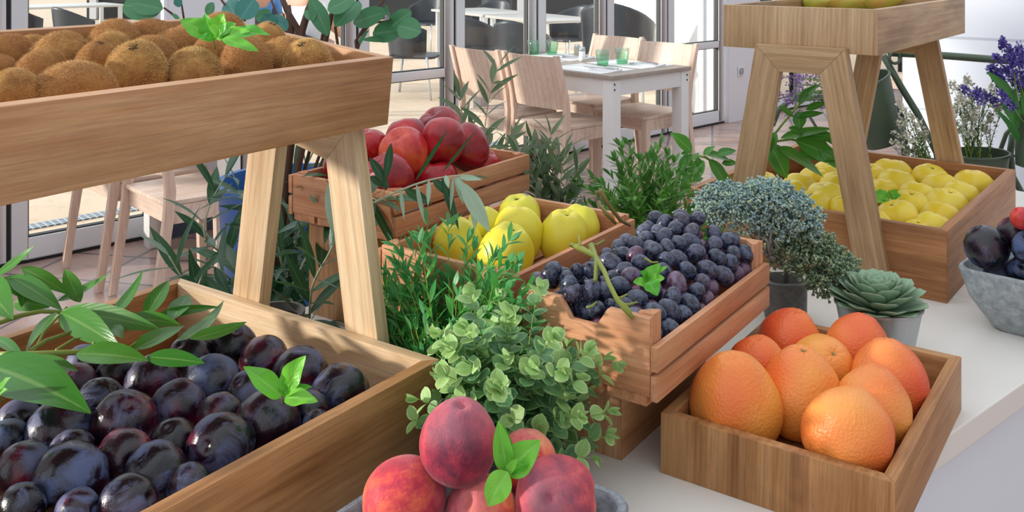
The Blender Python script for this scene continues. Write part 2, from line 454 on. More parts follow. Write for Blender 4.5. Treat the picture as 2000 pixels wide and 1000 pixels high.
def relax(items, lo, hi, it=120, k=.9, Minv=None, Mw=None):
    """items: [pos, radius]; keeps the fruit apart and inside the crate (lo..hi in crate space, radius kept clear of walls)"""
    P = [Minv @ Vector(p) for p, r in items]; Q = [p.copy() for p in P]; rr = [r for p, r in items]
    for _ in range(it):
        for i in range(len(P)):
            for j in range(i):
                d = P[i]-P[j]; L = d.length; m = k*(rr[i]+rr[j])
                if L < m and L > 1e-6:
                    s = d*((m-L)/L*.4); s.z *= .5; P[i] += s; P[j] -= s
        for i in range(len(P)):
            P[i] += (Q[i]-P[i])*.06
            for a in (0, 1): P[i][a] = min(max(P[i][a], lo[a]+rr[i]*.985), hi[a]-rr[i]*.985)
            P[i].z = max(P[i].z, lo[2]+rr[i]*.98)
    return [Mw @ p for p in P]
# ---------------------------------------------------------------- camera
cam = bpy.data.cameras.new('camera'); camo = bpy.data.objects.new('camera', cam); COL.objects.link(camo)
cam.sensor_width = 36; cam.lens = F/2000*36; cam.shift_x = 0; cam.shift_y = -(500-HY)/2000
camo.location = CAM; camo.rotation_euler = (R(90), 0, 0); SC.camera = camo
cam.clip_start = .05; cam.clip_end = 200

# ---------------------------------------------------------------- counter
CA = R(40)          # the counter's long axis: 50 deg to the right of the view axis
cu = Vector((math.cos(CA), math.sin(CA), 0)); cn = Vector((-math.sin(CA), math.cos(CA), 0))
EDGE = Vector((.749, 1.378, 0))
def make_counter():
    t = NT('cream_counter_tile'); o = t.objco(); x, y, z = t.sep(o)
    def grid(v, s, off=0.0):
        q = t.math('PINGPONG', t.math('ADD', v, off), s/2)
        return t.ramp(q, [(0, 1.0), (.0022, 1.0), (.0034, 0.0)], 'LINEAR')
    g = t.math('MAXIMUM', grid(x, .60, .325), grid(y, .30, .02))
    g = t.math('MULTIPLY', g, t.ramp(z, [(.0, 0.0), (.001, 1.0)]))
    n = t.noise(o, 6, 3)
    c = t.mix(n, '#E0DAD2', '#EAE5DE'); c = t.mix(g, c, '#F4F2EC')
    top = t.bsdf(c, .38, t.bump(g, -.2, .002), Specular_IOR_Level=.45)
    root = empty('counter', EDGE, CA, 'long cream tiled counter with white panelled front carrying the fruit crates', 'counter')
    L0, L1, D = -1.75, 1.2, .95
    mb = MB(); mb.box(((L0+L1)/2, D/2, CT-.0175), (L1-L0, D, .035)); mb.build('countertop', top, root, bevel=.002, smooth=False)
    mb = MB(); mb.box(((L0+L1)/2, D/2+.005, (CT-.035)/2), (L1-L0-.02, D-.03, CT-.035)); mb.build('base', plain('white_counter_panel', '#E0E4EC', .5), root, smooth=False)
make_counter()

# ---------------------------------------------------------------- box trays with mitred boards
def tray(root, name, w, l, h, th, mat, floor=.01, M4=None, inner=None, upright=False):
    """four mitred boards and a floor board under one parent part or thing; local: x across w, y along l, z up from 0"""
    inner = inner or mat
    X, Y = w/2, l/2
    def b(nm, poly, axis, m=mat):
        mb = MB(); mb.prism(poly, 0, h, 'z'); return mb.build(nm, m, root, grain=axis, bevel=.0012, M=None, smooth=True, auto=30)
    A = b('end_board', [(-X, -Y), (X, -Y), (X-th, -Y+th), (-X+th, -Y+th)], (.03, 0, 1) if upright else (1, 0, 0))
    B = b('end_board', [(X, Y), (-X, Y), (-X+th, Y-th), (X-th, Y-th)], (1, 0, 0), inner)
    Cc = b('side_board', [(X, -Y), (X, Y), (X-th, Y-th), (X-th, -Y+th)], (0, 1, 0))
    D = b('side_board', [(-X, Y), (-X, -Y), (-X+th, -Y+th), (-X+th, Y-th)], (0, 1, 0))
    mb = MB(); mb.box((0, 0, floor/2+.002), (w-2*th-.0006, l-2*th-.0006, floor)); mb.build('bottom_board', mat, root, grain=(0, 1, 0), smooth=False)
def basis(rz): return Vector((math.cos(rz), math.sin(rz), 0)), Vector((-math.sin(rz), math.cos(rz), 0))
RC = R(-34.9); RD = R(-38)
eC, fC = basis(RC); eD, fD = basis(RD)
def center(Fc, e, f, w, l, z): return Vector((Fc[0], Fc[1], CT+z)) - e*(w/2) + f*(l/2)

def a_frame(root, y0, y1, xo, xt, ztop, mat, zin, wleg=.058, tl=None):
    """trapezoid frame: two mitred legs and a cross bar. xo=(left,right) feet, xt=(left,right) top corners; ztop may differ left and right"""
    (al, ar), (bl, br) = xo, xt; zl, zr = ztop
    def leg(nm, foot, topx, zt, sgn):
        fi = foot-sgn*wleg*1.02; slope = (topx-foot)/zt; ti = topx-sgn*wleg*1.02-sgn*0.0
        xin = fi+slope*(zt-zin)
        mb = MB(); mb.prism([(foot, 0), (fi, 0), (xin, zt-zin), (topx, zt)], y0, y1, 'y')
        return mb.build(nm, mat, root, grain=(slope, 0, 1), bevel=.0012, auto=30), (xin, zt-zin)
    _, li = leg('leg', al, bl, zl, -1); _, ri = leg('leg', ar, br, zr, 1)
    mb = MB(); mb.prism([(bl, zl), li, ri, (br, zr)], y0, y1, 'y'); mb.build('crossbar', mat, root, grain=(1, 0, 0), bevel=.0012, auto=30)
def sub(name, root, loc=(0, 0, 0), rot=(0, 0, 0)):
    o = bpy.data.objects.new(name, None); COL.objects.link(o); o.parent = root; o.location = loc; o.rotation_euler = rot; o.empty_display_size = .04; return o

# left stand: plum crate below, tilted kiwi tray above
PW, PL, PH = .525, .60, .12
PR = Vector((-.090, 1.177, 0))
Pc = PR - eC*(PW/2) - fC*(PL/2); Pc.z = CT
stand1 = empty('display_stand', Pc, RC, 'two-tier oak display stand at the left, plums below and kiwis above', 'display stand')
tray(sub('lower_crate', stand1), 'lower', PW, PL, PH, .017, M['oakmid'], .012, inner=M['oaklit'])
XR = PW/2
def S(s): return XR-s
fr = sub('support_frame', stand1)
a_frame(fr, PL/2+.0005, PL/2+.0225, (S(.418), S(.087)), (S(.351), S(.152)), (.4215, .3995), M['oaklit'], .055)
fr = sub('support_frame', stand1)
a_frame(fr, -PL/2-.0225, -PL/2-.0005, (S(.418), S(.087)), (S(.351), S(.152)), (.4215, .3995), M['oaklit'], .055)
TW, TL, TH = .372, .70, .0925; TAU = R(6.4)
# tray corner (near-right at the far end) sits at s=.12, e=+.035 from the crate corner
tray1 = sub('upper_tray', stand1)
cpt = Vector((S(.12), PL/2+.036, .396))
tray1.rotation_euler = (0, TAU, 0)
# local tray centre
off = Matrix.Rotation(TAU, 3, 'Y') @ Vector((-TW/2, -TL/2, 0))
tray1.location = cpt+off
tray(tray1, 'upper', TW, TL, TH, .016, M['oak'], .012)

# right stand: yellow apples below, pears above
YW, YL, YH = .52, .634, .13
YF = Vector((.7825, 1.694, 0))
Yc = center(YF, eD, fD, YW, YL, 0)
stand2 = empty('display_stand', Yc, RD, 'two-tier oak display stand at the right, yellow apples below and pears above', 'display stand')
tray(sub('lower_crate', stand2), 'lower', YW, YL, YH, .017, M['oakdark'], .012)
XR2 = YW/2
def S2(s): return XR2-s
fr = sub('support_frame', stand2)
a_frame(fr, -YL/2-.0225, -YL/2-.0005, (S2(.434), S2(.091)), (S2(.3545), S2(.1755)), (.449, .449), M['oak2'], .052)
fr = sub('support_frame', stand2)
a_frame(fr, YL/2+.0005, YL/2+.0225, (S2(.434), S2(.091)), (S2(.3545), S2(.1755)), (.4378, .4378), M['oak2'], .052)
t2 = sub('upper_tray', stand2, (S2(.278), -YL/2+.345, .438))
tray(t2, 'upper', .314, .69, .087, .015, M['oak2'], .012, upright=True)

# grapefruit crate
GW, GL, GH = .269, .382, .073
GF = Vector((.400, .983, 0)); Gc = center(GF, eC, fC, GW, GL, 0)
gcr = empty('wooden_tray', Gc, RC, 'low oak tray full of grapefruit at the front corner of the counter', 'tray')
tray(gcr, 'g', GW, GL, GH, .0145, M['oakmid'], .022, upright=True)

# riser boxes under the slatted crates
def riser(p, w, l, h, lab):
    c = center(p, eC, fC, w, l, 0); r = empty('riser_box', c, RC, lab, 'riser')
    mb = MB(); mb.box((0, 0, h-.006), (w, l, .012)); mb.build('lid', M['oak'], r, grain=(0, 1, 0), bevel=.001, auto=30)
    t = .014; X, Y = w/2, l/2
    for poly, ax in (([(-X, -Y), (X, -Y), (X-t, -Y+t), (-X+t, -Y+t)], (0, .05, 1)), ([(X, Y), (-X, Y), (-X+t, Y-t), (X-t, Y-t)], (0, 0, 1)),
                     ([(X, -Y), (X, Y), (X-t, Y-t), (X-t, -Y+t)], (0, 1, 0)), ([(-X, Y), (-X, -Y), (-X+t, -Y+t), (-X+t, Y-t)], (0, 1, 0))):
        mb = MB(); mb.prism(poly, 0, h-.0122, 'z'); mb.build('panel', M['oak'], r, grain=ax, bevel=.001, auto=30)
riser(Vector((.135, 1.164)), .125, .26, .0995, 'plain oak riser box under the grape crate')

def slat_crate(Fc, w, l, z, lab, hs=.071, he=.103, notch=True):
    c = center(Fc, eC, fC, w, l, z); r = empty('slatted_crate', c, RC, lab, 'crate')
    X, Y = w/2, l/2; t = .010; zb = .012
    for sgn in (-1, 1):
        a = .018; b = .034
        poly = [(-X+t, zb), (X-t, zb), (X-t, he), (b, he)]
        poly += [(a, he-.024), (-a, he-.024)] if notch else []
        poly += [(-b, he), (-X+t, he)]
        mb = MB(); mb.prism(poly, sgn*(Y-.001)-(t if sgn > 0 else 0), sgn*(Y-.001)+(0 if sgn > 0 else t), 'y')
        mb.build('end_panel', M['beech'], r, grain=(1, 0, 0), bevel=.001, auto=30)
    g = .0015; hh = (hs-zb-g)/2
    for sgn in (-1, 1):
        for k in range(2):
            mb = MB(); z0 = zb+k*(hh+g)-.004*(k == 0)
            mb.box((sgn*(X-t/2+.0005), 0, z0+hh/2), (t-.001, l, hh)); mb.build('slat', M['beech'], r, grain=(0, 1, 0), bevel=.001, auto=30)
    for sx in (-1, 1):
        for sy in (-1, 1):
            q = .02; x0, y0 = sx*(X-t), sy*(Y-t-.001)
            mb = MB(); mb.prism([(x0, y0), (x0-sx*q, y0), (x0-sx*q, y0-sy*q*.3), (x0-sx*q*.3, y0-sy*q), (x0, y0-sy*q)], zb, he+.002, 'z')
            mb.build('corner_post', M['beech'], r, grain=(0, 0, 1), bevel=.001, auto=30)
    n = 4 if w > .22 else 3; bw = (w-.02)/n-.008
    for k in range(n):
        mb = MB(); mb.box((-X+.01+(k+.5)*(w-.02)/n, 0, .006+.0), (bw, l-.002, .0115)); mb.build('base_slat', M['beech'], r, grain=(0, 1, 0), smooth=False)
    return r
BF = Vector((.1674, 1.085)); BW, BL, BZ = .200, .372, .10
slat_crate(BF, BW, BL, BZ, 'red-brown slatted crate heaped with black grapes')
QF = Vector((-.0033, 1.235)); QW, QL, QZ = .237, .354, .128
riser(Vector((-.045, 1.30)), .15, .26, QZ-.0005, 'oak riser box under the crate of yellow-green quinces')
slat_crate(QF, QW, QL, QZ, 'red-brown slatted crate of yellow-green quinces left of the grape crate', he=.078, notch=False)
AF = Vector((-.185, 1.50)); AW, AL, AZ = .25, .383, .168
riser(Vector((-.225, 1.56)), .16, .28, AZ-.0005, 'oak riser box under the crate of red apples')
slat_crate(AF, AW, AL, AZ, 'red-brown slatted crate of red apples behind the quinces', hs=.076, he=.078, notch=False)

# ---------------------------------------------------------------- stoneware bowls (square, rounded, flared)
def sq_bowl(c, rz, a, h, th, base, mat, label):
    def ring(hw, z, rad, n=8):
        out = []
        for (sx, sy, a0) in ((1, 1, 0), (-1, 1, 90), (-1, -1, 180), (1, -1, 270)):
            for k in range(n+1):
                q = R(a0+90*k/n); out.append((sx*(hw-rad)+rad*math.cos(q), sy*(hw-rad)+rad*math.sin(q), z))
        return out
    A = a/2
    prof = [(base*A, 0, .3), (base*A+.004, .003, .3), (A*(base+.72*(1-base)), h*.5, .28), (A, h-.004, .25), (A-.002, h, .25), (A-th+.002, h, .24), (A-th, h-.003, .24),
            (A*(base+.68*(1-base))-th, h*.5, .26), (base*A-th*.4, th*1.3, .28), (base*A*.5, th, .5)]
    rings = [ring(hw, z, hw*r) for hw, z, r in prof]; n = len(rings[0])
    vs = [p for r_ in rings for p in r_]; fs = []
    for i in range(len(rings)-1):
        for k in range(n): fs.append((i*n+k, i*n+(k+1) % n, (i+1)*n+(k+1) % n, (i+1)*n+k))
    fs.append(tuple(range(n))[::-1]); m = (len(rings)-1)*n; fs.append(tuple(range(m, m+n)))
    mb = MB(); mb.add(vs, fs)
    o = mb.build('stoneware_bowl', mat, None, loc=(c[0], c[1], CT), rot=(0, 0, rz), auto=50)
    return tag(o, label, 'bowl')
PB = Vector((-.036, .917)); PBA = .235
sq_bowl(PB, RC, PBA, .078, .010, .78, M['concrete'], 'square grey stoneware bowl of peaches at the front of the counter')
RB = Vector((.912, 1.584))
sq_bowl(RB, R(-43), .245, .105, .008, .62, M['bowlgrey'], 'flared mottled grey bowl of dark plums at the right edge')
# ---------------------------------------------------------------- fruit placement
def rnd(a=1.0): return (random.uniform(-a, a), random.uniform(-a, a), random.uniform(0, 6.28))
def fill(kind, rows, parent_M, zloc, bounds, cat, group, rfac=1.0, tilt=.35, k=.93, zl=None, orient=None, sq=None, hue=None):
    """rows: (px, py, radius px, label). Where the view ray meets the plane at height zloc in crate space."""
    Mw = parent_M; Mi = Mw.inverted(); n = (Mw.to_3x3() @ Vector((0, 0, 1))).normalized()
    its = []
    for row in rows:
        px, py, rp = row[:3]; z = row[4] if len(row) > 4 and row[4] is not None else zloc
        p0 = Mw @ Vector((0, 0, z)); d = ray(px, py)
        t = (p0-CAM).dot(n)/d.dot(n); p = CAM+d*t
        its.append([p, rp/F*t*rfac])
    lo, hi = bounds
    ps = relax(its, lo, hi, 140, k, Mi, Mw)
    for i, (row, p) in enumerate(zip(rows, ps)):
        rot = orient(i) if orient else rnd(tilt)
        put(kind, i, p, its[i][1], rot, row[3], cat, group, sq(i) if sq else (1, 1, 1), hue[i] if hue else None)
bpy.context.view_layer.update()
def bnd(w, l, t, z): return ((-w/2+t, -l/2+t, z), (w/2-t, l/2-t, 9))

random.seed(3)
kb = tray1.matrix_world.copy()
KW = [
 (30,180,46,'fuzzy kiwi at the left end of the near row against the front board'),
 (147,178,62,'reddish brown bald-topped kiwi in the near row beside the left-hand kiwi'),
 (268,146,61,'large golden fuzzy kiwi, rounded, near the middle of the front row'),
 (379,146,54,'greenish gold kiwi in the front row right of the large golden one'),
 (479,128,51,'kiwi with a blackened stem scar in the front row below the mint leaves'),
 (577,122,50,'grey-brown fuzzy kiwi in the front row, second from the tray corner'),
 (661,105,46,'golden kiwi tucked in the right corner of the tray'),
 (583,86,44,'smooth golden kiwi in second row just behind the grey-brown one'),
 (511,98,40,'dark brown kiwi with a papery stem behind the mint leaves'),
 (414,112,42,'kiwi with a dark flat stem end just in front of the mint sprig'),
 (372,88,36,'small brown kiwi half hidden under the mint stem'),
 (326,92,46,'brown fuzzy kiwi in the third row, left of the mint sprig'),
 (299,112,44,'reddish kiwi lying between the greenish gold one and the third row'),
 (216,103,42,'olive-gold kiwi with a pale stem tip in the middle of the tray'),
 (187,128,42,'dark reddish kiwi with a curled dry stem behind the front row'),
 (116,116,54,'long pale gold kiwi in the second row from the left'),
 (77,146,48,'brown kiwi with a dark scar between the front row and long gold one'),
 (40,104,44,'golden brown kiwi with a starry scar at the left of the second row'),
 (153,80,52,'fuzzy golden kiwi against the back board, second from the left'),
 (260,77,48,'brown fuzzy kiwi against the back board in the middle'),
 (352,66,40,'golden kiwi against the back board just left of the mint'),
 (450,56,26,'rusty brown kiwi in the far corner behind the mint'),
 (524,72,36,'rusty gold kiwi beside the far end board right of the mint'),
 (-4,140,34,'kiwi cut by the left picture edge in the middle rows'),
 (0,92,32,'kiwi cut by the left picture edge near the back board')]
fill('kiwi', KW, kb, .068, bnd(TW, TL, .016, .02), 'kiwi', 'kiwis in the tilted upper tray', 1.10, 0, k=.82,
     orient=lambda i: ((R(62+30*math.sin(i*2.3)), R(20*math.cos(i*1.7)), R(-35+150*math.sin(i*1.31))) if i not in (4, 8, 9, 14) else (R(20), R(-12), i)),
     sq=lambda i: (1.03, 1.03, 1.08))

def wm(root): return root.matrix_world.copy()
PLM = [
 (138,940,70,'big dark plum with a rust-red scratch in the near left'),
 (46,920,52,'purple plum at the left edge beside the scratched plum'),
 (236,896,52,'glossy wine-red plum right of the scratched plum'),
 (306,930,60,'broad frosted plum against the front board below the blue ones'),
 (244,830,63,'large plum with a tiny orange tip mark in the middle of the crate'),
 (116,846,63,'large blue-black plum between the big leaf and the middle plum'),
 (140,884,42,'small dark plum sunk behind the scratched one'),
 (344,800,52,'round plum with purple bloom right of the plum with the orange tip mark'),
 (296,746,50,'shiny wet plum just below the laurel leaves'),
 (194,788,46,'dull slate plum beside the tip of the big leaf'),
 (150,750,38,'wrinkled plum under the tip of the folded laurel leaf'),
 (224,734,38,'purple plum half under the middle laurel leaf'),
 (414,752,55,'large blue-bloomed plum in the centre of the back half'),
 (430,816,45,'purple plum between the large bloomed one and the frosted blue one'),
 (437,872,64,'bright blue frosted plum near the front board'),
 (338,868,46,'slate-blue plum left of the bright blue frosted plum'),
 (364,948,42,'low plum wedged at the front board below the slate-blue plum'),
 (250,984,54,'dark plum at the bottom beside the front board'),
 (50,988,44,'dull plum in the bottom left corner with the mint tip'),
 (150,998,40,'plum cut by the bottom of the picture'),
 (16,862,40,'plum cut by the left edge below the big leaf'),
 (46,820,42,'dark plum in the shade of the big leaf'),
 (372,698,42,'white-bloomed plum under the laurel leaf tip near the back'),
 (452,680,46,'matt black plum at the back board below the leg'),
 (516,704,46,'mauve plum at the back board behind the mint sprig'),
 (586,732,53,'plum with cloudy white bloom at the back board above the mint'),
 (664,768,54,'dark oval plum in the right corner of the crate'),
 (490,776,50,'blue-violet plum left of the mint sprig'),
 (525,828,62,'large plum with a crimson patch in front of the mint sprig'),
 (598,806,38,'dark plum mostly hidden under the mint sprig'),
 (618,826,26,'small plum peeping over the front board'),
 (165,712,36,'black plum in the deep shade of the laurel leaves'),
 (90,800,34,'sunken plum behind the dark plum in the leaf shade'),
 (-30,930,48,'plum beyond the left picture edge')]
PLM.pop()
fill('plum', PLM, wm(stand1), .102, bnd(PW, PL, .017, .03), 'plum', 'plums in the lower oak crate', 1.06, 1.3, k=.86, hue=[.5 if i != 2 else 1.0 for i in range(len(PLM))] and [(1.0 if i == 2 else (.8 if i in (28, 7, 24, 13) else random.uniform(.2, .7))) for i in range(len(PLM))])

GFR = [
 (1423,780,87,'golden grapefruit in the front left corner of the tray'),
 (1567,782,80,'tall orange grapefruit in the front row between its two neighbours',None),
 (1662,862,88,'rounded pinkish grapefruit nearest the front corner, no stem showing'),
 (1718,800,76,'orange grapefruit behind the nearest one along the right board'),
 (1754,745,75,'red-cheeked grapefruit at the right board, second from the back'),
 (1615,716,62,'yellow grapefruit with its stem turned right in the middle of the tray'),
 (1479,714,58,'deep orange grapefruit beside the grape crate'),
 (1542,664,61,'red-topped grapefruit in the back left corner'),
 (1676,674,62,'orange grapefruit in the back right corner before the zinc pot')]
GOR = [(R(12), R(-8), 0), (R(4), R(0), 1), (R(160), R(25), 2), (R(16), R(-14), 3), (R(10), R(-14), 4), (R(5), R(45), 5), (R(8), R(0), 6), (R(10), R(8), 7), (R(12), R(14), 1)]
fill('grapefruit', GFR, wm(gcr), .078, bnd(GW, GL, .0145, .024), 'grapefruit', 'grapefruit in the low tray', .98, 0, k=.93, orient=lambda i: GOR[i], hue=[.46, .55, .85, .58, .8, .3, .85, .75, .68],
     sq=lambda i: (1, 1, 1.12) if i in (0, 1) else (1, 1, .98))

bm_ = bpy.data.objects
acr = [o for o in bm_ if o.name.startswith('slatted_crate')]
acr = {o['label']: o for o in acr}
apc = acr['red-brown slatted crate of red apples behind the quinces']; qcr = acr['red-brown slatted crate of yellow-green quinces left of the grape crate']; bcr = acr['red-brown slatted crate heaped with black grapes']
RA = [
 (861,254,42,'bright red apple at the top back of the heap',.125),
 (789,278,42,'crimson apple at the back left beside the kiwi tray',.115),
 (738,296,38,'orange-red apple next to the oak leg, behind the front ones',.095),
 (818,308,46,'orange-shouldered apple in the middle of the heap',.105),
 (877,306,44,'deep red apple right of the orange-shouldered one',.105),
 (921,292,44,'very dark burgundy apple at the right of the heap',.105),
 (768,342,48,'front apple with a crimson face at the near left',.085),
 (712,312,30,'red apple partly behind the oak leg',.075),
 (638,322,34,'pinkish red apple seen between the two oak legs',.08),
 (952,328,34,'red apple low at the far right end of the crate',.045),
 (846,352,46,'low red apple beside the front slats',.06)]
fill('redapple', RA, wm(apc), .09, bnd(AW, AL, .012, .014), 'apple', 'red apples in the slatted crate', 1.06, .6, k=.9, hue=[.6, .35, .8, 1.0, .45, .05, .5, .5, .6, .5, .4])
QU = [
 (894,478,51,'quince at the near left end of the crate behind the green sprigs',.055),
 (996,485,56,'large smooth quince at the front corner of the crate',.055),
 (1020,466,52,'quince close behind the large front corner one',.062),
 (918,432,38,'quince at the back left below the slats of the red apple crate',.06),
 (1002,424,44,'quince with an open crown in the back row',.065),
 (1046,412,34,'quince at the very back of the crate, only its top showing',.06),
 (1096,455,50,'tall quince with brown flecks near the right slats',.058),
 (1152,436,42,'golden quince at the far right end with a dark crown',.056)]
fill('quince', QU, wm(qcr), .06, bnd(QW, QL, .010, .012), 'quince', 'quinces in the slatted crate', 1.0, 0, k=.9,
     orient=lambda i: (R(14+8*math.sin(i*3)), R(-10*math.cos(i)), i*1.3))
YA = [
 (1750,336,36,'yellow apple at the back board, the highest one right of the oak leg'),
 (1750,362,35,'yellow apple just below the highest one'),
 (1819,350,33,'smooth yellow apple against the back board in the middle'),
 (1836,368,33,'yellow apple with a dark crown in front of the smooth one'),
 (1901,364,36,'yellow apple in the far right corner of the crate'),
 (1877,384,33,'yellow apple along the right board, second from the far corner'),
 (1793,386,35,'yellow apple in the centre of the right half'),
 (1850,402,38,'yellow apple along the right board, third from the far corner'),
 (1724,376,30,'yellow apple beside the oak leg in the middle row'),
 (1778,406,37,'smooth yellow apple right of the mint leaf'),
 (1838,426,36,'yellow apple along the right board, fourth from the far corner'),
 (1818,446,33,'yellow apple with an open crown nearest the front right corner'),
 (1750,428,39,'large yellow apple in front of the mint leaf'),
 (1702,350,32,'yellow apple showing just right of the oak leg at the back'),
 (1796,452,26,'low yellow apple at the front board near the corner'),
 (1712,436,28,'small yellow apple low beside the oak leg at the front board'),
 (1494,360,27,'yellow apple beside the left oak leg'),
 (1534,382,34,'yellow apple below the hanging laurel leaf'),
 (1562,366,31,'yellow apple with dark crown behind the laurel leaf tip'),
 (1594,354,31,'yellow apple under the laurel leaf in the back rows'),
 (1610,388,36,'pale yellow apple left of the right-hand leg'),
 (1592,404,34,'orange-yellow apple at the front board left of the leg'),
 (1634,366,32,'yellow apple half behind the right-hand leg in the back rows'),
 (1646,410,30,'yellow apple low beside the right-hand leg'),
 (1616,340,26,'yellow apple far back under the laurel branch'),
 (1658,338,26,'yellow apple far back hidden partly by the leg'),
 (1412,374,24,'yellow apple alone in the left corner of the crate'),
 (1500,384,28,'yellow apple behind the blue-grey foliage')]
fill('yapple', YA, wm(stand2), .092, bnd(YW, YL, .017, .03), 'apple', 'yellow apples in the lower oak crate', 1.06, .3, k=.88)
PE = [
 (1478,0,22,'green pear at the left end of the upper tray'),
 (1560,-2,24,'red-blushed pear second from the left in the upper tray'),
 (1650,2,27,'long green pear with an orange cheek behind the tray corner'),
 (1712,-8,24,'red-brown pear beside the right board of the upper tray'),
 (1752,-14,23,'yellowish pear further along the right board'),
 (1788,-22,22,'pear at the far end of the right board')]
fill('pear', PE, wm(t2), .080, bnd(.314, .69, .015, .02), 'pear', 'pears in the upper tray', 1.1, 0, k=.7,
     orient=lambda i: (R(84), R(10*i), R(-38+(65 if i < 3 else 100)+9*math.sin(i*4))))
PW2 = wm(t2); k = 0
for y, lab in ((-.27, 'nearest the front board'), (-.17, 'one row behind the front board'), (-.07, 'two rows behind the front board')):
    for x, s_ in ((-.075, 'left'), (.075, 'right')):
        put('pear', k, PW2 @ Vector((x, y, .046)), .030, (R(88), 0, R(60+12*k)), 'green pear low in the upper tray, %s side, %s' % (s_, lab), 'pear', 'pears in the upper tray'); k += 1
# peaches
PK = [
 (895,864,79,'large upright peach on top of the pile with water drops',.150),
 (790,978,84,'round peach at the near left with a yellow glow',.098),
 (940,1000,74,'peach low in the middle front behind the mint leaf',.085),
 (1085,975,84,'big round peach at the right of the bowl',.098),
 (1030,905,62,'orange-cheeked peach behind the mint leaves',.100),
 (812,940,48,'peach low behind the left one, mostly hidden',.075)]
its = [[cz(a, b, z), r/F*(cz(a, b, z).y)] for a, b, r, l, z in PK]
Mb = Matrix.Translation((PB.x, PB.y, CT)) @ Matrix.Rotation(RC, 4, 'Z')
ps = relax(its, (-PBA/2-.01, -PBA/2-.01, .0), (PBA/2+.01, PBA/2+.01, 9), 100, .9, Mb.inverted(), Mb)
for i, (row, p) in enumerate(zip(PK, ps)):
    put('peach', i, p, its[i][1]*.98, [(R(10), R(-6), 1.0), (R(60), R(30), 2), (R(40), R(-30), 0), (R(50), R(40), 5.6), (R(20), 0, 3), (R(50), 0, 1)][i], row[3], 'peach', 'peaches in the grey bowl', (1, 1, 1.08) if i == 0 else (1, 1, 1), [.3, .8, .7, .6, 1.0, .5][i])
DP = [
 (1935,486,43,'plum','black glossy plum at the left rim of the flared bowl',.14),
 (1974,462,36,'plum','mauve-tinted plum behind the black glossy one',.155),
 (1961,536,33,'plum','dark red plum low inside the flared bowl rim',.085),
 (2004,500,34,'plum','frosted plum at the right picture edge',.15),
 (1996,426,22,'redplum','small bright red plum on top of the pile in the flared bowl',.20),
 (1990,530,30,'plum','purple plum sunk in the flared bowl near the edge',.10),
 (2012,440,26,'plum','dark plum behind the small red one',.18),
 (2050,505,42,'plum','plum in the flared bowl just past the right picture edge',.13),
 (2085,475,38,'plum','plum at the far side of the flared bowl past the picture edge',.12),
 (2060,555,38,'plum','plum low at the front rim of the flared bowl past the picture edge',.09),
 (2045,455,36,'plum','plum high on the pile past the right picture edge',.16),
 (2105,530,38,'plum','plum at the right corner of the flared bowl past the picture edge',.10)]
its = [[cz(a, b, z), r/F*(cz(a, b, z).y)] for a, b, r, kd, l, z in DP]
Mb = Matrix.Translation((RB.x, RB.y, CT)) @ Matrix.Rotation(R(-43), 4, 'Z')
ps = relax(its, (-.118, -.118, .02), (.118, .118, 9), 60, .9, Mb.inverted(), Mb)
for i, (row, p) in enumerate(zip(DP, ps)):
    put(row[3], i, p, its[i][1], rnd(1), row[4], 'plum', 'plums in the flared grey bowl')
# ---------------------------------------------------------------- the room and the terrace
K = CZ/1.52
P0 = Vector((-2.43*K, 4.74*K, 0)); WA = R(42.5); du = Vector((math.cos(WA), math.sin(WA), 0)); dn = Vector((-math.sin(WA), math.cos(WA), 0))
def WP(w, out=0, z=0): return P0 + du*(w*K) + dn*out + Vector((0, 0, z))
def struct(o): o['kind'] = 'structure'; return o
def tiles():
    t = NT('terracotta_floor_tile'); o = t.objco()
    mp = t.n('Mapping'); t.inp(mp.inputs['Vector'], o); mp.inputs['Rotation'].default_value = (0, 0, R(12)); v = mp.outputs[0]
    x, y, z = t.sep(v)
    def g(q, s): return t.ramp(t.math('PINGPONG', q, s/2), [(0, 1.0), (.006, 1.0), (.011, 0.0)])
    gr = t.math('MAXIMUM', g(x, .33), g(y, .33))
    cell = t.n('TexWhiteNoise'); fl = t.n('VectorMath', operation='FLOOR'); t.inp(fl.inputs[0], t.scale(v, (1/.33,)*3)); t.inp(cell.inputs['Vector'], fl.outputs[0])
    n = t.noise(o, 5, 4)
    c = t.mix(n, '#9E7C6E', '#C4A698'); c = t.mix(t.math('MULTIPLY', cell.outputs[0], .5), c, '#B09A98')
    c = t.mix(gr, c, '#6A6668')
    return t.bsdf(c, t.ramp(n, [(.3, .22), (.7, .4)]), t.bump(gr, -.3, .004), Specular_IOR_Level=.5)
def sandm():
    t = NT('stamped_sand_concrete'); o = t.objco()
    a = t.noise(o, 1.5, 6, .7, .6); b = t.noise(t.scale(o, (1, 1, 1)), 9, 5, .7)
    c = t.mix(a, '#D2B494', '#F0DCC4'); c = t.mix(t.ramp(b, [(.3, .4), (.45, 0.0)]), c, '#B08E6E')
    return t.bsdf(c, .8, t.bump(b, .3, .01))
mb = MB(); a, b = WP(-6, -.0), WP(11, -.0)
mb.prism([(a.x, a.y), (a.x-1, -2.5), (7, -2.5), (9, b.y), (b.x, b.y)], -.05, 0, 'z')
struct(mb.build('floor', tiles(), smooth=False))
mb = MB(); a2, b2 = WP(-6, .001), WP(11, .001)
mb.prism([(b2.x, b2.y), (30, 60), (-40, 60), (-30, -2), (a2.x, a2.y)], -.07, -.02, 'z')
tag(mb.build('terrace_floor', sandm(), smooth=False), kind='structure')
white = plain('white_aluminium_frame', '#DDDEE2', .35); wallw = plain('white_wall_paint', '#E6E6EC', .6)
gask = plain('black_gasket', '#17181C', .5)
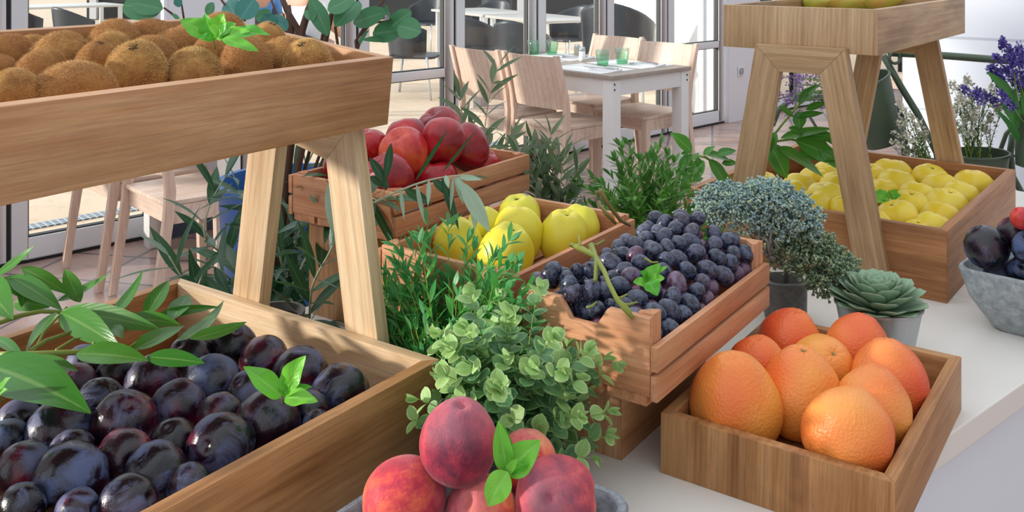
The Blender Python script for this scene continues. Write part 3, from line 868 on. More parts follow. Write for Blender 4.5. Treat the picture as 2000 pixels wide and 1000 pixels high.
def glassm():
    t = NT('window_glass'); tr = t.n('BsdfTransparent'); gl = t.n('BsdfGlossy'); gl.inputs['Roughness'].default_value = .02
    lw = t.n('LayerWeight'); lw.inputs[0].default_value = .5; fr = t.math('ADD', t.math('MULTIPLY', t.math('POWER', lw.outputs['Facing'], 5.0), .45), .03); mx = t.n('MixShader')
    tr.inputs[0].default_value = (.96, .98, .98, 1)
    t.t.links.new(fr, mx.inputs[0]); t.t.links.new(tr.outputs[0], mx.inputs[1]); t.t.links.new(gl.outputs[0], mx.inputs[2])
    t.t.links.new(mx.outputs[0], t.out.inputs[0]); return t.m
glass = glassm()
def panel(w0, w1, n, ztop=2.5):
    r = empty('window_%d' % n, WP(w0), WA); r['kind'] = 'structure'
    L = (w1-w0)*K; st = .070; g = .011; dep = .06
    m = MB()
    for (x0, x1, z0, z1) in ((g, g+st, .02, ztop), (L-g-st, L-g, .02, ztop), (g+st, L-g-st, .02, .115), (g+st, L-g-st, ztop-.09, ztop), (g+st, L-g-st, .650, .705)):
        m.box(((x0+x1)/2, 0, (z0+z1)/2), (x1-x0, dep, z1-z0))
    m.build('window_frame', white, r, bevel=.004, auto=30)
    m = MB()
    for (z0, z1) in ((.115, .650), (.705, ztop-.09)):
        for (x0, x1, a, b) in ((g+st-.002, g+st+.006, z0, z1), (L-g-st-.006, L-g-st+.002, z0, z1), (g+st, L-g-st, z0-.002, z0+.006), (g+st, L-g-st, z1-.006, z1+.002)):
            m.box(((x0+x1)/2, 0, (a+b)/2), (x1-x0, .035, b-a))
    m.box((L/2, 0, .01), (L, .05, .018)); m.box((0, 0, ztop/2), (.016, .04, ztop)); 
    m.build('gasket', gask, r, smooth=False)
    m = MB()
    for (z0, z1) in ((.118, .647), (.708, ztop-.093)): m.box((L/2, 0, (z0+z1)/2), (L-2*(g+st)-.004, .006, z1-z0))
    m.build('glass_pane', glass, r, smooth=False)
bs = [-3.3, -2.5, -1.7, -.9, -.1, .67]; n = 1
for a, b in zip(bs, bs[1:]): panel(a, b, n); n += 1
bs = [1.13, 1.93, 2.73, 3.53, 4.31, 5.10, 5.94]
for a, b in zip(bs, bs[1:]): panel(a, b, n); n += 1
bs = [6.44, 7.24, 8.04, 8.84, 9.64]
for a, b in zip(bs, bs[1:]): panel(a, b, n); n += 1
def pillar(name, w0, w1, o0=-.06, o1=.25):
    m = MB(); L = (w1-w0)*K; m.box((L/2, (o0+o1)/2, 1.25), (L, o1-o0, 2.5))
    o = m.build(name, wallw, None, bevel=.006, auto=30, loc=WP(w0), rot=(0, 0, WA)); return struct(o)
pillar('wall_front', .69, 1.11); pillar('wall_left', 5.965, 6.42)
m = MB(); m.box((4, 0, 1.25), (8, .15, 2.5)); struct(m.build('wall_back', wallw, None, smooth=False, loc=WP(9.66), rot=(0, 0, WA)))
m = MB(); m.box((.19, -.075, .11), (.385, .03, .22)); struct(m.build('trim_1', plain('slate_blue_plinth', '#3F4A5A', .5), None, smooth=False, loc=WP(.69), rot=(0, 0, WA)))
# exterior white wall beside the glazing
D_ = WP(6.38, .27)
m = MB(); m.prism([(1.80*K, 8.9*K), (1.70*K, 16.5*K), (3.4*K, 17*K), (D_.x, D_.y)], 0, 2.5, 'z'); struct(m.build('wall_outside', plain('white_render', '#F2F2F2', .8), smooth=False))
# right-hand white boarded wall
WR = Vector((1.79, 4.32, 0)); RW = R(-37)
def boards():
    t = NT('white_boarding'); x, y, z = t.sep(t.objco())
    g = t.ramp(t.math('PINGPONG', t.math('ADD', z, -.06), .165), [(0, 1.0), (.004, 1.0), (.008, 0.0)])
    c = t.mix(t.math('MULTIPLY', g, .55), '#DCE1EA', '#9AA2AE'); return t.bsdf(c, .5, t.bump(g, -.4, .003))
m = MB(); m.box((1.6, .06, 1.25), (3.2, .12, 2.5)); struct(m.build('wall_right', boards(), None, bevel=.004, auto=30, loc=WR, rot=(0, 0, RW)))
m = MB(); m.box((0, 0, 1.75), (.15, 2.2, 3.5)); struct(m.build('wall_left', wallw, None, smooth=False, loc=(-3.55, 2.13, 0)))  # out-of-view wall added to keep the low sun off the right stand
# socket on the pillar
s = empty('wall_socket', WP(6.14, -.063, .43), WA, 'white round wall socket low on the white pillar by the glazing', 'socket')
s['kind'] = 'thing'
m = MB(); m.box((0, -.004, 0), (.085, .008, .085)); m.build('plate', white, s, bevel=.003, auto=30)
m = MB(); m.lathe([(0, .0), (.024, .0), (.027, -.004), (.03, .003)], 24, Matrix.Rotation(R(90), 4, 'X') @ Matrix.Translation((0, 0, .011))); m.build('insert', plain('socket_grey', '#A8A8AC', .4), s)
# far glazed pavilion across the terrace
pv = empty('pavilion', (-9, 22, 0), 0, 'dark glazed pavilion with white posts far across the terrace', 'building')
m = MB(); m.box((12, .3, 1.3), (26, .3, 2.6)); m.build('dark_glazing', plain('dark_glass_front', '#23272C', .15), pv, smooth=False)
for k in range(14):
    m = MB(); m.box((-.8+k*2.0, .08, 1.3), (.16, .12, 2.6)); m.build('post', white, pv, smooth=False)
# floor drain grille outside
t = NT('drain_grille'); x, y, z = t.sep(t.objco()); hx = t.math('PINGPONG', x, .018); hy = t.math('PINGPONG', y, .018)
hole = t.math('MULTIPLY', t.ramp(hx, [(.005, 0.0), (.007, 1.0)]), t.ramp(hy, [(.005, 0.0), (.007, 1.0)]))
dm = t.bsdf(t.mix(hole, '#B8C0C6', '#5A666E'), .4, None, Metallic=.3)
p1, p2 = at_z(30, 450, -.02), at_z(225, 415, -.02); dd = (p2-p1); an = math.atan2(dd.y, dd.x)
m = MB(); m.box((1.0, 0, .004), (5, .10, .008)); o = m.build('drain_grille', dm, smooth=False, loc=p1, rot=(0, 0, an)); tag(o, 'long grey perforated drain grille in the terrace floor outside the glass', 'drain')

# ---------------------------------------------------------------- dining furniture
def make_dining_chair():
    r = empty('dining_chair', (0, 0, 0)); w = .215
    prof = [(-.265, 0), (-.205, .40), (-.198, .50), (-.212, .62), (-.285, .865)]
    for sx in (-1, 1):
        m = MB(); vs = []; 
        for (y, z) in prof:
            tk = .020 if z else .016
            if z > .8: tk = .015
            vs += [(sx*w-.013, y-tk, z), (sx*w+.013, y-tk, z), (sx*w+.013, y+tk, z), (sx*w-.013, y+tk, z)]
        fs = [(3, 2, 1, 0), (16, 17, 18, 19)]
        for i in range(4):
            for k in range(4): fs.append((i*4+k, i*4+(k+1) % 4, i*4+4+(k+1) % 4, i*4+4+k))
        m.add(vs, fs); m.build('rear_leg', M['chair'], r, grain=(0, 0, 1), bevel=.003, auto=35)
        m = MB(); q = .021
        m.add([(sx*.195-q*.75, .195-q*.75, 0), (sx*.195+q*.75, .195-q*.75, 0), (sx*.195+q*.75, .195+q*.75, 0), (sx*.195-q*.75, .195+q*.75, 0),
               (sx*.195-q, .19-q, .437), (sx*.195+q, .19-q, .437), (sx*.195+q, .19+q, .437), (sx*.195-q, .19+q, .437)],
              [(3, 2, 1, 0), (4, 5, 6, 7), (0, 1, 5, 4), (1, 2, 6, 5), (2, 3, 7, 6), (3, 0, 4, 7)])
        m.build('front_leg', M['chair'], r, grain=(0, 0, 1), bevel=.003, auto=35)
    m = MB(); vs = []; fs = []; N = 12
    for i in range(N+1):
        u = -1+2*i/N; x = u*(w-.013); dy = -.035*(1-u*u)
        for (z, y) in ((.555, -.195), (.70, -.228), (.855, -.272)):
            vs += [(x, y+dy-.006, z), (x, y+dy+.006, z)]
    for i in range(N):
        a = i*6; b = a+6
        for k in (0, 2): fs += [(a+k, b+k, b+k+2, a+k+2), (a+k+1, a+k+3, b+k+3, b+k+1)]
        fs += [(a, a+1, b+1, b), (a+4, b+4, b+5, a+5)]
    m.add(vs, fs); m.build('backrest', M['chair'], r, grain=(0, 0, 1), auto=50)
    m = MB(); m.prism([(-.20, -.215), (.20, -.215), (.222, .20), (.20, .222), (-.20, .222), (-.222, .20)], .438, .456, 'z'); m.build('seat', M['chair'], r, grain=(0, 1, 0), bevel=.004, auto=35)
    m = MB()
    m.box((0, .192, .402), (.35, .02, .07)); m.box((0, -.19, .402), (.40, .02, .07)); m.box((-.2, 0, .402), (.02, .36, .07)); m.box((.2, 0, .402), (.02, .36, .07))
    m.build('apron', M['chair'], r, grain=(1, 0, 0), smooth=False)
    return r
TA = math.atan2(.82, .15)  # unused helper angle
Cn = Vector((.557, 5.235, 0)); TWD = .70; te = du; tl = dn        # near corner of the laid table, its short and long directions
white2 = plain('white_lacquered_wood', '#E4E2E0', .4)
def tabletopm():
    t = NT('grey_oak_tabletop'); n = t.noise(t.scale(t.objco(), (3, 40, 3)), 4, 4); x, y, z = t.sep(t.objco())
    return t.bsdf(t.mix(n, '#8A7B70', '#B9ABA0'), .5)
ttm = tabletopm()
def make_table(corner, L, label):
    c = corner + te*(TWD/2) + tl*(L/2); r = empty('dining_table', c, WA, label, 'table')
    m = MB(); m.box((0, 0, .738), (TWD+.02, L+.02, .024)); m.build('tabletop', ttm, r, bevel=.002, auto=35)
    m = MB()
    m.box((0, L/2-.02, .68), (TWD-.08, .025, .092)); m.box((0, -L/2+.02, .68), (TWD-.08, .025, .092)); m.box((TWD/2-.02, 0, .68), (.025, L-.08, .092)); m.box((-TWD/2+.02, 0, .68), (.025, L-.08, .092))
    m.build('apron', white2, r, smooth=False)
    for sx in (-1, 1):
        for sy in (-1, 1):
            m = MB(); m.box((sx*(TWD/2-.037), sy*(L/2-.037), .363), (.072, .072, .726)); m.build('leg', white2, r, bevel=.002, auto=35)
    m = MB()
    for k in (0, .03):
        for (x, y, q) in ((TWD/2, -L/2+.02, 1), (TWD/2-.02, -L/2-.0005, 0), (-TWD/2+.02, -L/2-.0005, 0)):
            m.box((x-.0005, y, .70-k), (.006, .006, .010))
    m.build('screw_cap', gask, r, smooth=False)
    return r
make_table(Cn, 1.20, 'white-legged dining table laid with glasses and cutlery between four pale chairs')
T2 = Vector((-1.205, 3.95, 0))
make_table(T2, .88, 'white-legged dining table half hidden behind the kiwi tray and olive leaves')
ch0 = make_dining_chair(); bpy.context.view_layer.update()
chtab = {}
for q in bpy.data.objects:
    if q.parent: chtab.setdefault(q.parent.name, []).append(q)
first = [True]
def chair(p, ang, label):
    o = ch0 if first[0] else copy_tree(ch0, None, chtab); first[0] = False
    o.location = (p.x, p.y, 0); o.rotation_euler = (0, 0, ang); return tag(o, label, 'chair', 'pale beech dining chairs')
# ang: chair +y (front) direction; chairs on the near-left side face +te
fa = WA-R(90)
def back_at(p, ang):   # p: middle between the top corners of the backrest
    f = Vector((-math.sin(ang), math.cos(ang), 0)); return p + f*.285
def atop(px, py, z=.865): return at_z(px, py, z)
chair(back_at((atop(987,98)+atop(1084,110))/2, fa), fa, 'pale beech chair with its back to the counter, nearer the table corner')
chair(back_at((atop(884,88)+atop(970,97))/2, fa), fa, 'pale beech chair with its back to the counter, further left by the glazing')
chair(back_at((atop(1262,76)+atop(1356,86))/2, fa+R(180)), fa+R(180), 'pale beech chair on the window side at the right end of the laid table')
chair(back_at((atop(1158,64)+atop(1238,72))/2-tl*.05, fa+R(180)), fa+R(180), 'pale beech chair on the window side behind the salt and pepper')
for (a, lab) in (((-1.808*K, 4.26*K), 'pale beech chair seen under the kiwi tray, the one nearer the olive leaves'), ((-2.20*K, 4.64*K), 'pale beech chair seen under the kiwi tray, left of the other one')):
    p = Vector((a[0], a[1], 0)) - tl*.215 + te*.265 - Vector((0, 0, 0)); chair(p, fa, lab)
# wooden furniture glimpsed beside the sage bucket
chair(at_z(1752, 262, 0) + Vector((.15, .1, 0)), R(60), 'pale beech chair glimpsed beside the green bucket in front of the far window')

# things on the table
def glassware():
    t = NT('green_tumbler_glass'); z = t.sep(t.objco())[2]
    c = t.ramp(z, [(0, '#A6E2BE'), (.03, '#DDF5E8'), (.09, '#F0FAF5')])
    tr = t.n('BsdfTransparent'); t.inp(tr.inputs[0], c); gl = t.n('BsdfGlossy'); gl.inputs['Roughness'].default_value = .06
    lw = t.n('LayerWeight'); lw.inputs[0].default_value = .5; mx = t.n('MixShader'); t.inp(mx.inputs[0], t.math('ADD', t.math('MULTIPLY', t.math('POWER', lw.outputs['Facing'], 3.0), .6), .07))
    t.t.links.new(tr.outputs[0], mx.inputs[1]); t.t.links.new(gl.outputs[0], mx.inputs[2]); t.t.links.new(mx.outputs[0], t.out.inputs[0]); return t.m
gm = glassware()
def tumbler(p, lab, first_=[None]):
    if first_[0] is None:
        m = MB(); n = 48
        def wob(a, r_, z): return (r_*(1+.02*(math.cos(12*a) if r_ > .028 else 0)), z)
        prof = [(0, 0), (.030, 0), (.033, .006), (.036, .03), (.0375, .032), (.037, .036), (.040, .06), (.0415, .062), (.041, .066), (.0435, .10), (.0425, .1005), (.0405, .066), (.0345, .034), (.030, .014), (0, .012)]
        m.lathe(prof, n, None, wob); o = m.build('drinking_glass', gm, None); first_[0] = o
    else: o = first_[0].copy(); COL.objects.link(o)
    o.location = p; return tag(o, lab, 'glass', 'ribbed green tumblers on the laid table')
zt = .7505
for (px, py, lab) in ((1177, 129, 'ribbed green tumbler nearest the table corner'), (1215, 125, 'ribbed green tumbler at the right, before the far chair'), (1043, 107, 'pale ribbed green tumbler behind the near chair back, the left one'), (1078, 107, 'ribbed green tumbler behind the near chair back, the right one')):
    tumbler(at_z(px, py, zt), lab)
chrome = plain('polished_steel', '#C8CACC', .15, Metallic=1.0)
for k, (px, py, lab, col) in enumerate(((1127, 113, 'glass pepper shaker with steel cap, the left one', '#B8B0A0'), (1137, 119, 'glass salt shaker with steel cap, the right one', '#F4F4F4'))):
    r = empty('salt_shaker' if k else 'pepper_shaker', at_z(px, py, zt), 0, lab, 'shaker')
    m = MB(); m.lathe([(0, 0), (.019, 0), (.021, .01), (.020, .062), (0, .062)], 20); m.build('glass_body', plain('shaker_%d' % k, col, .15), r)
    m = MB(); m.lathe([(.0202, .062), (.021, .066), (.019, .085), (.012, .09), (0, .091)], 20); m.build('steel_cap', chrome, r)
paper = plain('white_paper_mat', '#ECEAEA', .6)
def local_t(u, v): p = Cn + te*u + tl*v; return Vector((p.x, p.y, zt))
mats = [(.17, .32, 'near counter-side seat'), (.53, .32, 'right window-side seat'), (.17, .90, 'left counter-side seat'), (.53, .90, 'left window-side seat')]
k = 0
for u, v, lab in mats:
    m = MB(); m.box((0, 0, .001), (.31, .44, .0012)); tag(m.build('placemat', paper, None, smooth=False, loc=local_t(u, v), rot=(0, 0, WA)), 'white paper placemat at the '+lab, 'placemat', 'paper placemats')
    s = -1 if u < .4 else 1
    m = MB(); m.add([(-.05, -.1, 0), (.05, -.1, 0), (.05, .1, .0), (-.05, .1, 0), (-.045, -.09, .008), (.05, -.1, .012), (.045, .095, .006), (-.05, .1, .01)], [(3, 2, 1, 0), (4, 5, 6, 7), (0, 1, 5, 4), (1, 2, 6, 5), (2, 3, 7, 6), (3, 0, 4, 7)])
    tag(m.build('napkin', paper, None, smooth=False, loc=local_t(u+s*.02, v-.12)+Vector((0, 0, .0018)), rot=(0, 0, WA)), 'folded white napkin at the '+lab, 'napkin', 'paper napkins')
    m = MB()   # fork
    m.tube([(0, -.1, .002), (0, 0, .004), (0, .05, .003)], [.005, .003, .003], 6); m.box((0, .065, .003), (.022, .03, .002))
    for q in (-1, 0, 1): m.box((q*.008, .095, .003), (.003, .035, .002))
    tag(m.build('fork', chrome, None, loc=local_t(u-.03, v-.10)+Vector((0, 0, .0125)), rot=(0, 0, WA+R(8)), auto=40), 'steel fork lying on the napkin at the '+lab, 'fork', 'table forks')
    m = MB(); m.tube([(0, -.11, .003), (0, 0, .004)], [.006, .005], 6); m.prism([(-.006, 0), (.007, 0), (.010, .06), (.006, .115), (-.006, .09)], .002, .0045, 'z')
    tag(m.build('knife', chrome, None, loc=local_t(u+.03, v-.10)+Vector((0, 0, .0125)), rot=(0, 0, WA-R(12)), auto=40), 'steel knife lying on the napkin at the '+lab, 'knife', 'table knives')

# ---------------------------------------------------------------- terrace furniture
dark = plain('charcoal_plastic', '#2E333A', .4); alu = plain('satin_aluminium', '#D0D4D8', .3, Metallic=.6)
def make_armchair():
    r = empty('terrace_armchair', (0, 0, 0)); m = MB()
    # one moulded shell: seat, back and arms from a swept grid
    vs = []; fs = []; NU, NV = 16, 12
    def shell(u, v, off):
        a = u*math.pi*.5     # -90..90 deg around the back, 0 = middle of the back
        rr = .27-off
        x = rr*math.sin(a*1.15); y = -.02-(rr)*math.cos(a*1.15)*.95+.02
        top = .84-.20*(abs(u)**1.6) if abs(u) < .75 else .84-.20*(.75**1.6)-.05*(abs(u)-.75)/.25
        z = .43+(top-.43)*v
        lean = .05*v*math.cos(a)
        return (x*(1+.06*v), y-lean, z)
    for off in (0, .012):
        for i in range(NU+1):
            for j in range(NV+1): vs.append(shell(-1+2*i/NU, j/NV, off))
    N = (NU+1)*(NV+1)
    for i in range(NU):
        for j in range(NV):
            a = i*(NV+1)+j; b = a+NV+1
            fs += [(a, b, b+1, a+1), (N+a, N+a+1, N+b+1, N+b)]
    for i in range(NU):
        a = i*(NV+1)+NV; b = a+NV+1; fs.append((a, b, N+b, N+a)); a = i*(NV+1); b = a+NV+1; fs.append((a, N+a, N+b, b))
    for i in (0, NU):
        for j in range(NV): a = i*(NV+1)+j; fs.append((a, a+1, N+a+1, N+a) if i == 0 else (a, N+a, N+a+1, a+1))
    m.add(vs, fs); m.build('backrest', dark, r)
    m = MB(); m.prism([(-.24, -.22), (.24, -.22), (.26, .0), (.25, .24), (.2, .27), (-.2, .27), (-.25, .24), (-.26, .0)], .41, .435, 'z'); m.build('seat', dark, r, bevel=.006, auto=40)
    for sx in (-1, 1):
        for sy, y0 in ((-1, -.19), (1, .2)):
            m = MB(); m.tube([(sx*.25, y0, .43), (sx*.27, y0+sy*.05, 0)], .013, 8); m.build('leg', alu, r)
    return r
ac0 = make_armchair(); actab = {ac0.name: [q for q in bpy.data.objects if q.parent == ac0]}
firsta = [True]
def armchair(x, y, ang, label):
    o = ac0 if firsta[0] else copy_tree(ac0, None, actab); firsta[0] = False
    o.location = (x*K, y*K, -.02); o.rotation_euler = (0, 0, R(ang)); return tag(o, label, 'chair', 'charcoal terrace armchairs')
AC = [(-1.10, 10.6, -100, 'charcoal armchair with aluminium legs standing clear left of the long terrace table'),
 (-.42, 10.75, -30, 'charcoal armchair behind the window post, back turned to the glass'),
 (.12, 10.0, -30, 'charcoal armchair tucked at the near end of the long terrace table'),
 (.75, 12.75, 130, 'charcoal armchair at the far right side of the long terrace table'),
 (1.06, 9.4, -25, 'charcoal armchair by the white exterior wall, right of the others'),
 (-.35, 14.4, 150, 'charcoal armchair on the far side of the long terrace table, middle'),
 (-1.45, 15.8, 150, 'charcoal armchair on the far side of the long terrace table, left'),
 (-6.75, 13.0, -20, 'charcoal armchair with its back to the glass at the far left table'),
 (-5.85, 12.7, -35, 'charcoal armchair at the right part of the far left table, near side'),
 (-5.3, 13.9, 110, 'greyish armchair at the right end of the far left table'),
 (-3.9, 14.5, 200, 'charcoal armchair standing alone far behind the left table'),
 (-.3, 18.6, 20, 'charcoal armchair far back near the dark pavilion')]
for a in AC:
    q = armchair(*a)
    if 'white exterior wall' in a[3]: q.scale = (1.2, 1.2, 1.24)
tt2 = plain('pale_grey_laminate', '#B9B4AE', .3)
def ttable(c, ang, w, l, label, mat=tt2):
    r = empty('terrace_table', (c[0]*K, c[1]*K, -.02), R(ang), label, 'table')
    m = MB(); m.box((0, 0, .74), (w, l, .03)); m.build('tabletop', mat, r, bevel=.003, auto=40)
    for sx in (-1, 1):
        for sy in (-1, 1):
            m = MB(); m.box((sx*(w/2-.07), sy*(l/2-.07), .3625), (.05, .05, .725)); m.build('leg', alu, r, smooth=False)
ttable((.38, 11.75), 30, .80, 1.30, 'pale terrace table nearer the glazing, right half of the long row')
ttable((-.40, 13.15), 30, .80, 1.45, 'pale terrace table further away, left half of the long row')
ttable((-7.5, 14.4), -47, .9, 2.6, 'pale terrace table at the far left behind the kiwi tray', plain('white_tablecloth_laminate', '#D8D4CC', .4))
# ---------------------------------------------------------------- grapes
bpy.context.view_layer.update()
def make_grape(k):
    o = fruit_mesh('grape', M['grape'], .86, 1.06, top=.05, sig=.12, waves=.04, seed=k, nu=20, nv=14)
    return o.data if not bpy.data.objects.remove(o) else None
def grape_data(k):
    o = fruit_mesh('grape', M['grape'], .86, 1.06, top=.05, sig=.12, waves=.04, seed=k, nu=20, nv=14); me = o.data
    bpy.data.objects.remove(o); return me
GD = [grape_data(k) for k in range(3)]
Mg = bcr.matrix_world.copy()
def hgt(x, y):
    # heap height above the crate bottom, crate coordinates
    u = (x+BW/2)/BW; v = (y+BL/2)/BL
    h = .060 + .050*math.exp(-((u-.42)/.42)**2)*(.4+.6*v) + .022*v
    if v < .16: h -= .012*(.16-v)/.16
    if u > .8: h -= .030*(u-.8)/.2
    return h
random.seed(11)
pts = []
lo = (-BW/2+.026, -BL/2+.026); hi = (BW/2-.026, BL/2-.027)
tries = 0
while tries < 26000 and len(pts) < 330:
    tries += 1
    x = random.uniform(lo[0], hi[0]); y = random.uniform(lo[1], hi[1]); z = hgt(x, y) - (0 if tries < 15000 else random.uniform(.010, .020)) + random.uniform(-.003, .004)
    p = Vector((x, y, z))
    if all((p-q).length > .0232 for q, _ in pts): pts.append((p, tries >= 15000))
bunches = {}
def bunch(name, label):
    r = empty('grape_bunch', Vector((0, 0, 0)), 0, label, 'grapes', 'bunches of black grapes'); return r
bA = bunch('a', 'dusty blue-black grape bunch heaped at the back right of the slatted crate')
bB = bunch('b', 'looser reddish-black grape bunch with a thick green stem in the crate middle')
bC = bunch('c', 'small cluster of black grapes spilling over the front left corner of the crate')
base = Mg @ Vector((0, 0, .02))
for b in (bA, bB, bC): b.location = base
def gput(root, p, rad, me=None):
    o = bpy.data.objects.new('grape', me or random.choice(GD)); COL.objects.link(o); o.parent = root
    o.location = p-base; o.rotation_euler = (random.uniform(.4, 1.6), random.uniform(-.8, .8), random.uniform(0, 6.3)); o.scale = (rad, rad, rad*random.uniform(.95, 1.15)); o.color = (random.random()*(.92 if root == bA else 1), 0, 0, 1)
inner = {bA: [], bB: []}; cnt = {bA: 0, bB: 0, bC: 0}
vis = sorted(pts, key=lambda q: q[1])
for p, low in vis:
    v = (p.y+BL/2)/BL; u = (p.x+BW/2)/BW
    root = bA if v+.25*u > .62 else bB
    w_ = Mg @ p; rad = random.uniform(.0130, .0162)
    if not low and cnt[root] < 96: gput(root, w_, rad); cnt[root] += 1
    else: inner[root].append((w_, rad))
for root, lst in inner.items():
    m = MB()
    for p, rad in lst:
        me = GD[0]; q = Matrix.Translation(p-base) @ Matrix.Rotation(random.uniform(0, 3), 4, 'X') @ Matrix.Scale(rad, 4)
        m.add([v.co for v in me.vertices], [tuple(f.vertices) for f in me.polygons], None, q)
    if m.v: m.build('inner_grapes', M['grape'], root)['kind'] = 'stuff'
# spilling cluster: measured berries (px, py, depth offset)
for (px, py, rr, z) in ((1050, 550, 20, .205), (1077, 532, 20, .215), (1075, 545, 18, .19), (1112, 560, 21, .208), (1118, 572, 21, .203), (1155, 567, 20, .205), (1108, 545, 17, .212),
                        (1143, 604, 22, .180), (1100, 535, 15, .20), (1128, 530, 16, .212), (1155, 530, 17, .214), (1190, 598, 15, .185)):
    p = cz(px, py, z); gput(bC, p, rr/F*p.y*1.06)
# stems
m = MB()
m.tube([cz(1115, 478, .235), cz(1136, 486, .24), cz(1162, 500, .24), cz(1180, 530, .235), cz(1190, 555, .23), cz(1205, 585, .222), cz(1225, 606, .21), cz(1236, 622, .20)], [.003, .0042, .0035, .0033, .003, .003, .0042, .002], 8)
m.tube([cz(1130, 458, .25), cz(1132, 472, .248), cz(1136, 486, .24)], [.001, .002, .003], 6)
m.tube([cz(1155, 478, .245), cz(1165, 505, .24), cz(1163, 548, .225)], [.0035, .003, .0026], 8)
for (a, b, zz) in (((1180, 470), (1150, 478), .22), ((1150, 478), (1162, 500), .22), ((1200, 580), (1225, 575), .21), ((1210, 592), (1245, 590), .205), ((1165, 590), (1145, 600), .195), ((1260, 505), (1285, 512), .225)):
    m.tube([cz(a[0], a[1], zz), cz((a[0]+b[0])/2, (a[1]+b[1])/2+4, zz), cz(b[0], b[1], zz)], [.0018, .0015, .0013], 6)
for q in range(len(m.v)): m.v[q] = tuple(Vector(m.v[q])-base)
m.build('stalk', plain('grape_stalk', '#8A9440', .6), bB)
m = MB(); m.tube([cz(1172, 372, .30), cz(1183, 392, .285), cz(1200, 415, .265), cz(1212, 430, .25), cz(1230, 440, .235)], [.0045, .003, .0028, .003, .002], 8)
m.tube([cz(1168, 395, .27), cz(1185, 418, .26), cz(1203, 437, .245)], [.002, .003, .002], 6)
for q in range(len(m.v)): m.v[q] = tuple(Vector(m.v[q])-base)
m.build('stalk', plain('brown_grape_stalk', '#7A6A34', .7), bA)
# ---------------------------------------------------------------- leaves and plants
def leaf(mb, p, d, nrm, L, W, curl=.3, fold=.25, a=1.0, b=1.0, n=6, cols=2, twist=0, wave=0, sharp=False):
    """a curved leaf blade from p along d. a skews the widest point (a<1: nearer the base), b blunts the ends"""
    d = Vector(d).normalized(); nrm = Vector(nrm); nrm = nrm-d*nrm.dot(d)
    if nrm.length < 1e-4: nrm = d.orthogonal()
    nrm.normalize(); side = d.cross(nrm)
    vs = []; uv = []; pos = Vector(p); st = L/n; ph = random.uniform(0, 6)
    for i in range(n+1):
        t = i/n; ang = curl*(t**1.3); dd = d*math.cos(ang)-nrm*math.sin(ang); nn = nrm*math.cos(ang)+d*math.sin(ang)
        if i: pos = pos+dd*st
        w = W/2*(max(0, math.sin(math.pi*min(1, t**a)))**b)
        if i == 0: w = W*.04
        if i == n: w = W*.015
        sd = side
        if twist: q = twist*t; sd = side*math.cos(q)+nn*math.sin(q); nn = nn*math.cos(q)-side*math.sin(q)
        for c in range(cols+1):
            u = c/cols; x = (u-.5)*2
            vs.append(pos+sd*(x*w)+nn*(abs(x)*w*fold+(wave*w*math.sin(t*11+x*2+ph) if x else 0))); uv.append((u, t))
    fs = []
    for i in range(n):
        for c in range(cols):
            k = i*(cols+1)+c; fs.append((k, k+1, k+cols+2, k+cols+1))
    mb.add(vs, fs, uv)
def rv(a=1): return Vector((random.uniform(-a, a), random.uniform(-a, a), random.uniform(-a, a)))
def plant(name, loc, label, cat, group=None): return empty(name, loc, 0, label, cat, group)
def pot_mesh(root, r0, r1, h, mat, soil=True, name='pot', th=.003, rim=.003):
    m = MB(); m.lathe([(0, 0), (r0, 0), (r1, h-rim*2), (r1+rim, h-rim*1.5), (r1+rim, h), (r1-th, h), (r0-th, .006), (0, .006)], 40)
    o = m.build(name, mat, root, auto=50)
    if soil:
        m = MB(); m.lathe([(0, h*.80), (r0+(r1-r0)*.8-th*1.5, h*.79)], 24); m.build('soil', M['soil'], root)
    return o

